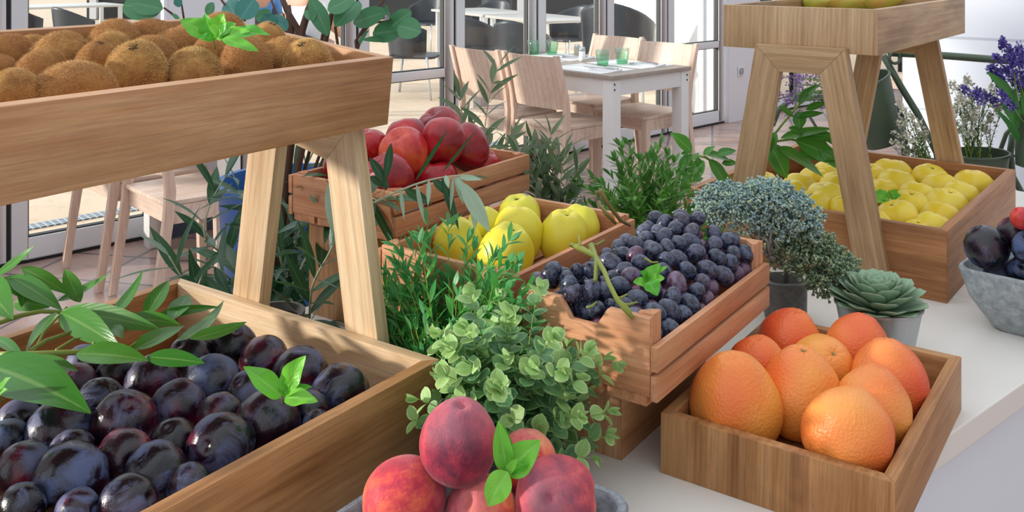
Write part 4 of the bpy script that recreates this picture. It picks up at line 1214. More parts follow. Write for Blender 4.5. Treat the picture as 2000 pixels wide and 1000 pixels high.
def bezier(a, b, c, n):
    return [a*(1-t)**2+b*2*t*(1-t)+c*t*t for t in [i/n for i in range(n+1)]]
def leafok(mb, p, d, nrm, L, W, curl, fold, a, b, n, cols, bad):
    dd = Vector(d).normalized()
    if bad and (bad(p+dd*L, 0) or bad(p+dd*L*.5-Vector((0, 0, L*.2)), 0)): return
    leaf(mb, p, d, nrm, L, W, curl, fold, a, b, n, cols)
def bushy(root, origin, nst, reach, up, leafL, leafW, spacing, style, mats, spread=1.0, droop=.3, flat=None, ns=6, seed=1, stem_r=.0011, thr=.15, a=.9, b=1.0, curl=.35, cols=2, tipm=None, cone=None, clip=()):
    random.seed(seed); lm = MB(); sm = MB(); tm = MB(); W0 = root.location
    def bad(p, m=0): return any((p+W0-c_[0]).dot(c_[1]) < m and (len(c_) < 3 or (p+W0).z < c_[2]) for c_ in clip)
    for s in range(nst):
        az = random.uniform(0, 6.283); el = random.uniform(.05, 1.0)
        rr = reach*spread*math.sqrt(random.uniform(.05, 1)); hh = up*random.uniform(.45, 1.0)*(1-.45*(rr/(reach*spread))**2)
        tip = Vector((math.cos(az)*rr, math.sin(az)*rr, hh))
        if cone: tip = cone(tip)
        o = Vector((math.cos(az), math.sin(az), 0))*random.uniform(0, .025)
        mid = o*.5+Vector((tip.x*.35, tip.y*.35, tip.z*.75+droop*.03)); pts = bezier(o, mid, tip, 9)
        cut = next((i for i in range(10) if bad(pts[i], .004)), 10)
        if cut < 3: continue
        if cut < 10: pts = bezier(pts[0], (pts[0]+pts[cut-1])/2+Vector((0, 0, .01)), pts[cut-1], 9)
        sm.tube(pts, [stem_r*(1-.6*i/9) for i in range(10)], 5, False)
        Ls = sum((pts[i+1]-pts[i]).length for i in range(9)); k = thr*Ls; side = random.random()*6; cnt = 0
        while k < Ls:
            f = k/Ls*9; i = min(8, int(f)); p = pts[i].lerp(pts[i+1], f-i); d = (pts[i+1]-pts[i]).normalized(); t = k/Ls
            ref = d.orthogonal().normalized(); w = d.cross(ref)
            if style == 'opp':     # opposite round leaves
                side += 1.57; 
                for q in (0, math.pi):
                    o_ = ref*math.cos(side+q)+w*math.sin(side+q); sz = (1-.45*t)*random.uniform(.85, 1.15)
                    tgt = tm if (tipm and t > .86) else lm
                    leafok(tgt, p, o_+d*(.35+.6*t)+rv(.2), d*1.0+Vector((0, 0, .3))+rv(.25), leafL*sz, leafW*sz, curl, .12, .9, .62, ns, cols, bad)
            else:
                side += 2.4; o_ = ref*math.cos(side)+w*math.sin(side); sz = (1-.35*t)*random.uniform(.7, 1.15)
                leafok(lm, p, o_*.8+d*(.7+.5*t)+rv(.15), d+Vector((0, 0, .6))+rv(.3), leafL*sz, leafW*sz, curl+random.uniform(-.2, .3), .25, a, b, ns, cols, bad)
            k += 0 if False else spacing*random.uniform(.75, 1.25)
        e = pts[-1]; d = (pts[-1]-pts[-2]).normalized(); tg = tm if tipm else lm
        for q in range(3 if style == 'opp' else 2):
            leafok(tg, e, d+rv(.5), d.orthogonal()+rv(.4), leafL*.5, leafW*(.5 if style == 'opp' else .8), .2, .2, a, b if style != 'opp' else .7, ns, cols, bad)
    lm.build('foliage', mats, root); sm.build('stems', M['stem'], root)
    if tm.v: tm.build('young_foliage', tipm, root)

# planes the bushes stay clear of: (point, inward normal)
def V3(v, z=CT): return Vector((v[0], v[1], z))
PLP = (V3(PR)+fC*.026, fC)                      # behind the plum crate's far side
UPZ = Vector((0, 0, 1))
clipG = [(V3(QF), -fC)]                         # in front of the grape and quince crates
clipB = [(V3(PR)+eC*.002, eC)]
# eucalyptus bush in the middle
e = plant('eucalyptus_plant', (-.005, 1.092, CT), 'round-leaved eucalyptus bush between the peaches and the grape crate', 'plant')
pot_mesh(e, .030, .038, .055, M['potgrey'])
bushy(e, 0, 74, .130, .262, .031, .028, .0165, 'opp', M['eucal'], seed=4, thr=.35, tipm=M['eucatip'], cols=4, ns=6,
      clip=[(V3(BF), -fC, CT+.215), (V3(PR)-fC*.02+eC*.004, (eC+fC*.35).normalized())],
      cone=lambda t: Vector((t.x, t.y*.8, t.z)))
# lower drooping sprays of the same bush to the right
# bright green ruscus plants on the left of the middle
g = plant('ruscus_plant', (-.082, 1.240, CT), 'bright green narrow-leaved plant beside the right leg of the kiwi stand', 'plant')
pot_mesh(g, .035, .042, .06, M['potgrey'])
bushy(g, 0, 430, .175, .275, .044, .0105, .0115, 'alt', M['bright'], seed=5, ns=5, thr=.2, curl=.4, clip=[PLP, (V3(QF)+fC*-.003, -fC, CT+.212), (V3(AF)-fC*.004, -fC, CT+.25)])
g = plant('ruscus_plant', (-.375, 1.50, CT), 'bright green narrow-leaved plant between the two legs of the kiwi stand', 'plant')
pot_mesh(g, .035, .042, .06, M['potgrey'])
bushy(g, 0, 240, .15, .23, .046, .013, .013, 'alt', M['bright'], seed=6, ns=5, thr=.25, curl=.4, clip=[PLP, (V3(AF)-eC*(AW+.004), -eC)])
g = plant('ruscus_plant', (.255, 1.78, CT), 'spiky green plant behind the grapes in front of the dining table', 'plant')
pot_mesh(g, .035, .042, .06, M['potgrey'])
bushy(g, 0, 150, .165, .29, .040, .0115, .0125, 'alt', M['spiky'], seed=8, ns=5, thr=.3, curl=.25)

# grey-green olive plants behind the apples and quinces
def stems_plant(root, stems, mat, L, W, sp, twig, curl=.3, seed=0, rad=.0016, a=.85, hang=0, opp=True, jit=.25, fromt=.1, under=None):
    random.seed(seed); lm = MB(); sm = MB(); o = root.location
    for st in stems:
        pts = [Vector(p)-o for p in st]; fine = []
        for i in range(len(pts)-1):
            p0 = pts[max(i-1, 0)]; p1 = pts[i]; p2 = pts[i+1]; p3 = pts[min(i+2, len(pts)-1)]
            for k in range(6):
                t = k/6; fine.append(.5*((2*p1)+(p2-p0)*t+(2*p0-5*p1+4*p2-p3)*t*t+(3*p1-p0-3*p2+p3)*t**3))
        fine.append(pts[-1]); n = len(fine)
        sm.tube(fine, [rad*(1-.65*i/n) for i in range(n)], 6)
        Ls = sum((fine[i+1]-fine[i]).length for i in range(n-1)); nxt = fromt*Ls; acc = 0; side = random.random()*6
        for i in range(n-1):
            seg = (fine[i+1]-fine[i]); l = seg.length; d = seg.normalized() if l else Vector((0, 0, 1))
            while nxt < acc+l:
                p = fine[i]+seg*((nxt-acc)/l); side += 1.57+random.uniform(-.3, .3); ref = d.orthogonal().normalized(); w = d.cross(ref)
                for q in ((0, math.pi) if opp else (0,)):
                    o_ = ref*math.cos(side+q)+w*math.sin(side+q); z = random.uniform(.75, 1.15)
                    leaf(lm, p, o_*.75+d*.75+rv(jit)+Vector((0, 0, -hang)), Vector((0, 0, 1))+rv(.5)+d*.4, L*z, W*z*random.uniform(.85, 1.15), curl*random.uniform(0, 1.6), .22, a, .9, 8, 2, random.uniform(-.5, .5))
                nxt += sp*random.uniform(.8, 1.25)
            acc += l
        d = (fine[-1]-fine[-2]).normalized(); leaf(lm, fine[-1], d+rv(.2), Vector((0, 0, 1))+rv(.4), L*.8, W*.8, curl, .2, a, .9, 8)
    lm.build('foliage', mat, root); sm.build('twigs', twig, root)
D = lambda x, y, d: at_d(x, y, d)
g = plant('olive_plant', (at_z(955, 420, CT).x*1.0, 2.02, CT), 'tall grey-green olive sprigs standing behind the red apples', 'plant')
b0 = g.location+Vector((0, 0, .03))
pot_mesh(g, .03, .036, .05, M['potgrey'], soil=True)
stems_plant(g, [[b0, D(945, 300, 1.98), D(950, 225, 1.96), D(962, 165, 1.95), D(975, 128, 1.95)], [b0, D(915, 290, 2.0), D(905, 240, 2.0), D(897, 190, 2.0)],
                [b0, D(965, 320, 1.98), D(985, 285, 1.97), D(1000, 262, 1.97)], [b0, D(930, 310, 2.03), D(925, 265, 2.03)]],
            M['oliveg'], .068, .014, .024, M['olivetwig'], seed=3, fromt=.45)
g = plant('olive_plant', (.085, 1.86, CT), 'bushy grey-green olive sprigs right of the red apple crate', 'plant')
b0 = g.location+Vector((0, 0, .03)); pot_mesh(g, .03, .036, .05, M['potgrey'])
stm = []
random.seed(12)
for (x, y) in ((1010, 300), (1040, 275), (1075, 262), (1105, 290), (1130, 330), (1140, 370), (1020, 345), (1060, 290), (1090, 310), (1050, 320), (1115, 350), (1000, 285)):
    q = D(x, y, 1.86+random.uniform(-.07, .07)); stm.append([b0, (b0+q)/2+Vector((0, 0, .04)), q])
stems_plant(g, stm, M['oliveg'], .055, .0125, .018, M['olivetwig'], seed=5, fromt=.35)

# dark olive tree in a blue planter standing on the floor
bp = Vector((-.54, 2.30, 0)); g = plant('olive_tree', bp, 'dark olive branches in a blue floor planter behind the kiwi stand', 'plant')
m = MB(); m.lathe([(0, 0), (.11, 0), (.15, .5), (.17, .84), (.178, .85), (.178, .865), (.162, .865), (.155, .8), (.1, .05), (0, .05)], 40); m.build('planter', M['bluepot'], g, auto=50)
m = MB(); m.lathe([(0, .80), (.150, .79)], 24); m.build('soil', M['soil'], g)
b0 = bp+Vector((0, 0, .79))
ST = [[b0, D(560, 560, 1.9), D(600, 500, 1.75), D(640, 440, 1.66), D(700, 385, 1.56), D(738, 392, 1.5)],
      [b0, D(540, 600, 1.95), D(470, 560, 1.8), D(412, 520, 1.7), D(385, 560, 1.62), D(372, 590, 1.6)],
      [b0, D(520, 560, 1.9), D(440, 500, 1.8), D(400, 460, 1.72), D(410, 400, 1.72), D(440, 345, 1.72)],
      [b0, D(540, 480, 2.0), D(550, 400, 1.95), D(600, 320, 1.95), D(625, 260, 1.95), D(640, 200, 1.95)],
      [b0, D(560, 520, 1.95), D(590, 440, 1.8), D(640, 380, 1.7), D(665, 340, 1.65)],
      [b0, D(570, 600, 1.8), D(600, 640, 1.6), D(610, 560, 1.5), D(640, 500, 1.47), D(650, 480, 1.46)],
      [b0, D(500, 600, 1.9), D(430, 600, 1.75), D(370, 560, 1.66), D(330, 500, 1.62)],
      [b0, D(560, 540, 1.9), D(540, 470, 1.8), D(520, 420, 1.75), D(470, 380, 1.75)]]
stems_plant(g, ST, M['olive'], .104, .0205, .030, M['olivetwig'], seed=9, fromt=.3, rad=.003, hang=.1, jit=.2)
# arching olive branch over the apple crate
lo_ = cz(735, 392, .235)
g = plant('olive_branch', (lo_.x, lo_.y, lo_.z), 'thin arching olive branch hanging over the near slats of the red apple crate', 'branch')
arch = [D(730, 396, 1.42), D(770, 377, 1.42), D(830, 354, 1.42), D(890, 343, 1.42), D(925, 344, 1.42)]
stems_plant(g, [arch], M['olive'], .03, .006, 9, M['olivetwig'], seed=2, rad=.0022)
lm = MB(); pm = MB(); o = g.location
for (bx, by, tx, ty, w, dz) in ((812, 352, 872, 256, 8, 0), (862, 339, 929, 255, 5, 0), (781, 366, 790, 430, 8, 0), (813, 358, 828, 432, 9, 0), (838, 350, 836, 402, 9, 0), (790, 370, 842, 397, 20, .01),
                                (845, 350, 884, 385, 18, .01), (862, 344, 897, 448, 16, 0), (885, 345, 880, 412, 7, 0), (888, 345, 905, 398, 9, 0), (893, 345, 907, 382, 14, 0), (900, 355, 958, 452, 30, -.02),
                                (895, 345, 940, 350, 12, 0), (870, 342, 876, 366, 10, 0), (722, 308, 760, 366, 18, 0), (722, 345, 758, 366, 16, 0), (764, 280, 752, 355, 16, 0), (925, 400, 928, 448, 14, .0), (735, 430, 722, 436, 20, 0), (640, 360, 655, 470, 22, .05), (657, 470, 672, 540, 12, .02)):
    a_ = D(bx, by, 1.42+dz)-o; b_ = D(tx, ty, 1.40+dz)-o
    leaf(pm if (w in (7, 9, 10, 12, 14, 30)) or (tx, ty) in ((790, 430), (655, 470), (672, 540)) else lm, a_, b_-a_, Vector((.2, -1, .5)), (b_-a_).length*1.01, w/F*1.42*1.05, .12, .2, .85, .9, 9, 2, random.uniform(-.3, .3))
lm.build('hanging_leaves', M['olive'], g); pm.build('pale_leaves', leafmat('pale_olive_leaf', '#9DBBA6', '#B9CFB8', '#A9C4B0', '#C9DCC8', .4), g)

# explicit leaves measured in the photo: (base, tip, width px, normal hint, curl)
def leafset(root, rows, mat, name='foliage', depth=None, n=12, cols=4):
    lm = MB(); o = root.location; random.seed(4)
    for r_ in rows:
        bx, by, tx, ty, w = r_[:5]; curl = r_[5] if len(r_) > 5 else .3; d0 = r_[6] if len(r_) > 6 else depth(bx, by); d1 = r_[7] if len(r_) > 7 else depth(tx, ty)
        A = D(bx, by, d0)-o; B = D(tx, ty, d1)-o; L = (B-A).length
        nh = Vector(r_[8]) if len(r_) > 8 else Vector((0, -.7, 1))
        dd = (B-A).normalized(); nn = (nh-dd*nh.dot(dd)).normalized()
        # start direction raised so that the curled blade still ends at the tip
        dir0 = (dd*math.cos(curl*.45)+nn*math.sin(curl*.45))
        leaf(lm, A, dir0, nh+rv(.15), L*(1+curl*curl*.04), w/F*d0*1.15, curl, .18, .8, .85, n, cols, random.uniform(-.4, .4), .03)
    return lm.build(name, mat, root)
# laurel branch on the plums
dl = lambda x, y: (.455*F/(y-HY) if y > 590 else 1.255+.0002*(590-y))
p = cz(60, 690, .14); g = plant('laurel_branch', p, 'long-leaved laurel branch lying across the plums and the left crate rim', 'branch')
LA = [(119, 611, 231, 686, 46, .35), (150, 690, 290, 702, 50, .25), (119, 608, 312, 646, 40, .3), (262, 684, 360, 636, 40, .2), (350, 666, 440, 590, 36, -.5), (287, 697, 400, 709, 34, .15),
      (-30, 712, 174, 806, 84, .4), (213, 622, 283, 529, 26, -.7), (285, 618, 330, 547, 34, .2), (336, 626, 368, 575, 36, .2), (371, 662, 482, 630, 28, -.3), (7, 543, 88, 592, 32, .3),
      (-12, 540, 68, 480, 22, -.4), (42, 522, 137, 578, 26, .3), (157, 590, 122, 527, 28, .8), (112, 588, 216, 536, 22, -.4), (20, 540, 120, 606, 36, .4), (110, 610, 54, 686, 20, .3),
      (52, 704, 152, 725, 32, .2), (-40, 545, 20, 626, 56, .3), (245, 622, 352, 634, 30, .3), (30, 590, 95, 602, 34, .3), (60, 545, 40, 600, 24, .4), (215, 640, 240, 660, 26, .5), (-5, 700, 60, 700, 22, .3),
      (-20, 730, 10, 760, 20, .3), (300, 620, 430, 600, 22, .3), (170, 655, 250, 640, 20, .2), (-10, 660, 52, 700, 20, .4)]
leafset(g, LA, M['laurel'], depth=dl)
sm = MB(); o = g.location
for pts, r0 in ((((-20, 694), (60, 692), (150, 688), (215, 676)), .0042), (((-20, 636), (40, 616), (80, 608), (130, 610)), .0036), (((52, 690), (90, 665), (150, 645)), .0028), (((60, 692), (75, 670), (85, 650), (130, 600)), .002),
                ((( 110, 684), (145, 662), (190, 660)), .002), (((182, 680), (186, 655)), .0024), (((190, 680), (198, 660)), .0024), (((250, 680), (275, 664)), .002)):
    q = [D(x, y, dl(x, y)+.004)-o for x, y in pts]; sm.tube(q, [r0*(1-.4*i/len(q)) for i in range(len(q))], 8)
sm.build('stems', M['stem'], g)
# laurel branches at the yellow apple crate
dr = lambda x, y: 2.04
p = D(1421, 350, 2.04); g = plant('laurel_branch', p, 'laurel branch with one yellow-green leaf at the left rim of the yellow apple crate', 'branch')
leafset(g, [(1351, 297, 1308, 260, 30, .4), (1375, 314, 1342, 358, 30, .3), (1384, 311, 1425, 370, 24, .3), (1376, 299, 1428, 314, 22, .3), (1374, 303, 1397, 285, 15, .4), (1400, 302, 1438, 294, 20, .3),
            (1348, 302, 1325, 336, 18, .3), (1345, 300, 1330, 300, 10, .2), (1410, 320, 1440, 318, 16, .3), (1360, 306, 1368, 330, 12, .3), (1350, 305, 1335, 350, 14, .2)], M['laurel'], depth=dr)
sm = MB(); o = g.location; q = [D(x, y, 2.05)-o for x, y in ((1346, 301), (1378, 307), (1400, 322), (1424, 346), (1432, 362))]; sm.tube(q, [.0022, .003, .003, .0035, .003], 8); sm.build('stems', M['stem'], g)
p = D(1508, 290, 2.08); g = plant('laurel_branch', p, 'laurel branch with large leaves drooping inside the right stand onto yellow apples', 'branch')
leafset(g, [(1501, 280, 1536, 349, 38, .3), (1519, 288, 1610, 346, 38, .3), (1553, 274, 1640, 318, 44, .3), (1525, 270, 1630, 250, 26, .2), (1550, 228, 1521, 207, 15, .2), (1553, 230, 1609, 220, 17, .2),
            (1558, 218, 1562, 255, 26, .3), (1562, 200, 1598, 164, 22, .2), (1575, 215, 1613, 200, 16, .3), (1508, 262, 1480, 290, 20, .3), (1515, 258, 1500, 300, 18, .3), (1560, 262, 1640, 270, 26, .3),
            (1500, 300, 1520, 330, 20, .3), (1560, 300, 1640, 312, 30, .3), (1600, 290, 1640, 330, 30, .3), (1515, 236, 1498, 244, 10, .2), (1575, 180, 1560, 205, 14, .2), (1540, 250, 1575, 262, 16, .3),
            (1640, 300, 1695, 330, 30, .3), (1440, 300, 1470, 320, 20, .3), (1600, 262, 1650, 290, 22, .2)], M['laurel'], depth=lambda x, y: 2.08)
sm = MB(); o = g.location
for pts in (((1502, 276), (1530, 240), (1560, 205), (1585, 170)), ((1555, 268), (1562, 240)), ((1500, 278), (1545, 272), (1600, 285))):
    q = [D(x, y, 2.09)-o for x, y in pts]; sm.tube(q, .0026, 8)
sm.build('stems', M['stem'], g)

# silver-dollar eucalyptus behind the kiwi tray
p = Vector((-.50, 1.98, 0)); g = plant('silver_dollar_eucalyptus', (p.x, p.y, 0), 'tall silver-dollar eucalyptus in a dark floor vase behind the kiwi tray', 'plant')
m = MB(); m.lathe([(0, 0), (.07, 0), (.09, .3), (.06, .62), (.05, .66), (.062, .68), (.055, .68), (.045, .64), (.08, .3), (0, .03)], 32); m.build('vase', M['potgrey'], g, auto=50)
o = g.location; b0 = Vector((0, 0, .62)); sm = MB()
for pts, r0 in ((((585, 120), (590, 60), (602, 20), (618, -20)), .010), (((588, 120), (583, 60), (560, 20), (545, -20)), .009), (((560, 130), (568, 60), (562, 10)), .010), (((620, 150), (640, 60), (655, 0)), .0075),
                (((700, 140), (695, 80), (720, 40), (750, 0), (745, -20)), .004), (((575, 90), (545, 40), (530, 0)), .0035), (((632, 60), (620, 20), (610, -10)), .004), (((660, 90), (655, 55), (662, 20)), .004),
                (((700, 90), (712, 60), (725, 45), (765, 40)), .0035), (((350, 40), (335, 26), (320, 15)), .003), (((480, 40), (440, 10), (425, -10)), .003), (((360, 42), (355, 10), (350, -5)), .0022)):
    q = [D(x, y, 1.82)-o for x, y in pts]; j = [b0, (b0+q[0])/2+Vector((0, 0, .05))] if pts[0][0] > 500 else []
    q = j+q; sm.tube(q, [r0*(1-.5*i/len(q)) for i in range(len(q))], 8)
sm.build('branches', M['twig'], g)
def roundleaf(rows, mat, name):
    lm = MB(); random.seed(8)
    for (bx, by, tx, ty, w, b_) in rows:
        A = D(bx, by, 1.80+random.uniform(-.05, .05))-o; B = D(tx, ty, 1.78+random.uniform(-.05, .05))-o
        leaf(lm, A, B-A, Vector((.1, -1, .35))+rv(.25), (B-A).length, w/F*1.8, .25, .1, .95, b_, 12, 6, random.uniform(-.2, .2), .02)
    lm.build(name, mat, g)
roundleaf([(318, 16, 228, 8, 56, .5), (318, 18, 252, 2, 40, .55), (405, 30, 415, 5, 22, .55), (500, 38, 528, 22, 24, .5), (640, 70, 606, -10, 36, .7), (655, 52, 705, -5, 40, .6), (690, 45, 748, 22, 40, .7), (728, 66, 782, 58, 44, .5),
           (760, 56, 800, 22, 40, .5), (778, 50, 818, 60, 44, .5), (762, 78, 716, 72, 14, .7), (700, 90, 712, 60, 10, .7), (336, 26, 352, 40, 8, .8), (640, 20, 690, -8, 40, .6), (770, 45, 745, 20, 26, .6), (612, 40, 600, 0, 30, .6)], M['silver'], 'foliage')
roundleaf([(460, 34, 440, -5, 42, .5), (470, 38, 496, -5, 46, .5), (540, 56, 512, 30, 34, .5), (350, 14, 345, -6, 16, .7), (560, 60, 530, 28, 30, .5), (655, 20, 670, -10, 34, .5)], M['teal'], 'grey_foliage')

# juniper-like bonsai foliage in a small pot
bp = cz(1532, 624, 0); g = plant('bonsai_plant', (bp.x, bp.y, CT), 'blue-grey cloud-leaved bonsai in a small grey pot behind the grape crate', 'plant')
m = MB()
n = 28; vs = []
def sqr(a, hw): c, s = math.cos(a), math.sin(a); k = hw/max(abs(c), abs(s)) if False else hw/((abs(c)**4+abs(s)**4)**.25); return (c*k, s*k)
prof = [(.030, 0), (.034, .02), (.0345, .070), (.030, .072), (.029, .05)]
for hw, z in prof: vs += [(*sqr(2*math.pi*k/n, hw), z) for k in range(n)]
fs = [tuple(range(n))[::-1]]+[(i*n+k, i*n+(k+1) % n, (i+1)*n+(k+1) % n, (i+1)*n+k) for i in range(len(prof)-1) for k in range(n)]+[tuple(range((len(prof)-1)*n, len(prof)*n))]
m.add(vs, fs); m.build('pot', M['potgrey'], g, auto=50)
cl = [(cz(1465, 425, .20), .062, .026), (cz(1540, 438, .195), .048, .032), (cz(1420, 405, .215), .040, .022), (cz(1500, 395, .23), .046, .020)]
cl2 = [(cz(1570, 500, .14), .050, .030), (cz(1610, 530, .115), .045, .026), (cz(1545, 478, .15), .03, .02), (cz(1615, 560, .09), .02, .02)]
cols_ = []
o = g.location; m = MB(); tr = [Vector((0, 0, .05)), Vector((.005, .0, .09)), cz(1500, 500, .16)-o, cz(1500, 455, .19)-o]
m.tube(tr, [.006, .0055, .004, .002], 8); m.tube([tr[1], cz(1570, 525, .115)-o, cz(1610, 545, .10)-o], [.004, .003, .002], 8)
for k in range(9): m.tube([tr[2], tr[2]+rv(.02)+Vector((0, 0, .02)), random.choice(cl)[0]-o+rv(.03)], [.0022, .0018, .001], 5)
m.build('branches', plain('grey_bark', '#7C7670', .8), g)
def juniper(cls, count, name, mat, seed):
    random.seed(seed); m = MB()
    for _ in range(count):
        c, rx, rz = random.choice(cls); a = random.uniform(0, 6.28); u = math.sqrt(random.random())
        el = random.uniform(-.5, 1.5); rr = random.uniform(.7, 1.0)
        dv = Vector((math.cos(a)*math.cos(el), math.sin(a)*math.cos(el), math.sin(el)))
        p = c-o+Vector((dv.x*rx*rr, dv.y*rx*rr, dv.z*rz*rr)); ax = (dv*.9+Vector((0, 0, .5))+rv(.6)).normalized()
        L = random.uniform(.010, .017)
        for b in range(5):
            d = (ax+rv(.75)).normalized(); q = p+ax*L*b*.2; e_ = q+d*L*.55
            m.tube([q, e_], [.0009, .0012], 3, False)
            for t_ in range(2):
                d2 = (d+rv(.7)).normalized(); e2 = e_+d2*.0036; s_ = d2.orthogonal().normalized()*.0021; w_ = d2.cross(s_)
                m.add([e_, e_+d2*.0032+s_, e_+d2*.0032+w_, e_+d2*.0032-s_, e_+d2*.0032-w_, e_+d2*.0064], [(0, 1, 2), (0, 2, 3), (0, 3, 4), (0, 4, 1), (5, 2, 1), (5, 3, 2), (5, 4, 3), (5, 1, 4)])
    m.build(name, mat, g)
def junm(n, a, b, c):
    t = NT(n); i = t.island(); return t.bsdf(t.ramp(i, [(0, a), (.6, b), (1, c)]), .6)
juniper(cl, 1000, 'foliage', junm('blue_grey_juniper', '#7C9AA0', '#9DB6B2', '#C6D2A2'), 1)
juniper(cl2, 620, 'lower_foliage', junm('green_juniper', '#66806C', '#8CA484', '#B8C28C'), 2)

# succulent in a zinc pot
sp_ = cz(1719, 700, 0); sp_ = Vector((.566, 1.455, CT)); g = plant('succulent_plant', sp_, 'rosette succulent in a shiny zinc pot behind the grapefruit tray', 'plant')
pot_mesh(g, .047, .063, .090, M['zinc'], rim=.0025)
m = MB(); m.box((.0605, -.0, .044), (.002, .004, .082)); 
lm = MB(); random.seed(21); cc = Vector((0, 0, .080)); GA = 2.39996
def fleshy(mb, p, d, up, L, W, T):
    d = d.normalized(); up = (up-d*up.dot(d)).normalized(); s_ = d.cross(up); vs = []; uv = []; n_ = 9; k_ = 8
    for i in range(n_+1):
        t = i/n_; w = W/2*(.34+.66*math.sin(math.pi*min(1, t*.62)))*(1 if t < .72 else math.sqrt(max(0, 1-((t-.72)/.28)**2))*1.0+.02)
        th = T*(1-.6*t)*(1 if t < .9 else .5); c_ = p+d*L*t+up*(L*.16*t*t)
        for k in range(k_):
            a_ = 2*math.pi*k/k_; vs.append(c_+s_*math.cos(a_)*w+up*(math.sin(a_)*th*.5+abs(math.cos(a_))*w*.22)); uv.append((.5+.5*math.cos(a_), t))
    fs = [(i*k_+k, i*k_+(k+1) % k_, (i+1)*k_+(k+1) % k_, (i+1)*k_+k) for i in range(n_) for k in range(k_)]
    fs.append(tuple(range(n_*k_, n_*k_+k_))); mb.add(vs, fs, uv)
for k in range(52):
    f = k/52; a_ = k*GA; el = R(84-72*f**.9); L = .022+.052*f**.8; W = .013+.029*f**.75
    d = Vector((math.cos(a_)*math.cos(el), math.sin(a_)*math.cos(el), math.sin(el))); up = Vector((-math.cos(a_)*math.sin(el), -math.sin(a_)*math.sin(el), math.cos(el)))
    fleshy(lm, cc+Vector((math.cos(a_), math.sin(a_), 0))*.006*f+Vector((0, 0, .016*(1-f))), d, up, L, W, .0065)
for k in range(15):
    a_ = k*2*math.pi/15+.1; el = R(4+7*(k % 2)); d = Vector((math.cos(a_)*math.cos(el), math.sin(a_)*math.cos(el), math.sin(el))); up = Vector((-math.cos(a_)*math.sin(el), -math.sin(a_)*math.sin(el), math.cos(el)))
    fleshy(lm, Vector((math.cos(a_)*.012, math.sin(a_)*.012, .078)), d, up, .060+.006*(k % 2), .040, .006)
lm.build('rosette', M['succ'], g)

# mint sprigs
def mint(loc, rows, label, name='mint_sprig'):
    g = plant(name, loc, label, 'mint sprig', 'mint sprigs'); lm = MB(); sm = MB(); o = g.location
    for (bx, by, tx, ty, w, d, curl) in rows:
        A = D(bx, by, d)-o; B = D(tx, ty, d-.012)-o
        leaf(lm, A, B-A, Vector((random.uniform(-.3, .3), -.7, .8)), (B-A).length*1.05, w/F*d, curl, .3, .75, .8, 14, 8, random.uniform(-.4, .4), .16)
    bx, by, d = rows[0][0], rows[0][1], rows[0][5]; c0 = D(bx, by, d)-o
    sm.tube([c0+Vector((0, .01, -.012)), c0, c0+Vector((0, 0, .004))], .0012, 6)
    lm.build('leaves', M['mint'], g); sm.build('stem', M['stem'], g)
random.seed(2)
mint(D(440, 78, 1.17), [(416, 78, 360, 32, 44, 1.17, .5), (418, 78, 398, 32, 40, 1.16, .4), (422, 76, 430, 30, 46, 1.18, .4), (428, 76, 450, 44, 40, 1.16, .5), (430, 76, 478, 52, 30, 1.15, .5), (446, 66, 520, 58, 40, 1.15, .4), (434, 76, 500, 92, 26, 1.12, .3), (420, 78, 388, 68, 26, 1.15, .5), (424, 70, 412, 50, 30, 1.15, .3)],
     'leafy mint sprig lying on the kiwis in the upper tray')
mint(D(555, 775, 1.02), [(550, 775, 486, 716, 44, 1.02, .5), (552, 772, 585, 700, 48, 1.02, .3), (556, 772, 572, 735, 26, 1.0, .2), (552, 772, 556, 742, 20, 1.0, .2), (556, 778, 612, 775, 36, 1.0, .6), (556, 770, 600, 752, 26, 1.02, .4)],
     'bright mint sprig lying on the plums near the right side')
mint(D(1268, 552, 1.17), [(1266, 556, 1282, 518, 34, 1.17, .4), (1264, 556, 1242, 548, 24, 1.16, .4), (1270, 552, 1292, 540, 26, 1.16, .5), (1266, 550, 1284, 574, 34, 1.14, .4), (1272, 540, 1300, 520, 14, 1.17, .2), (1264, 550, 1256, 530, 20, 1.17, .4)],
     'small mint sprig lying on the grapes')
mint(D(990, 920, .855), [(990, 922, 975, 835, 40, .855, .3), (991, 922, 1044, 866, 60, .855, .4), (992, 922, 950, 985, 52, .845, .5), (992, 918, 985, 840, 30, .86, .2), (992, 925, 1004, 900, 18, .85, .4), (994, 922, 1040, 895, 26, .855, .3)],
     'pale green mint sprig stuck between the peaches')
mint(D(1738, 386, 1.98), [(1736, 388, 1710, 376, 26, 1.98, .3), (1738, 386, 1752, 372, 20, 1.98, .3), (1736, 389, 1712, 392, 20, 1.97, .3), (1740, 387, 1758, 380, 16, 1.98, .3)],
     'small mint leaves between the yellow apples')
mint(D(-2, 750, .98), [(-6, 770, 12, 738, 22, .98, .3), (-4, 775, 8, 760, 18, .97, .3)], 'mint tip at the left picture edge beside the big laurel leaf')

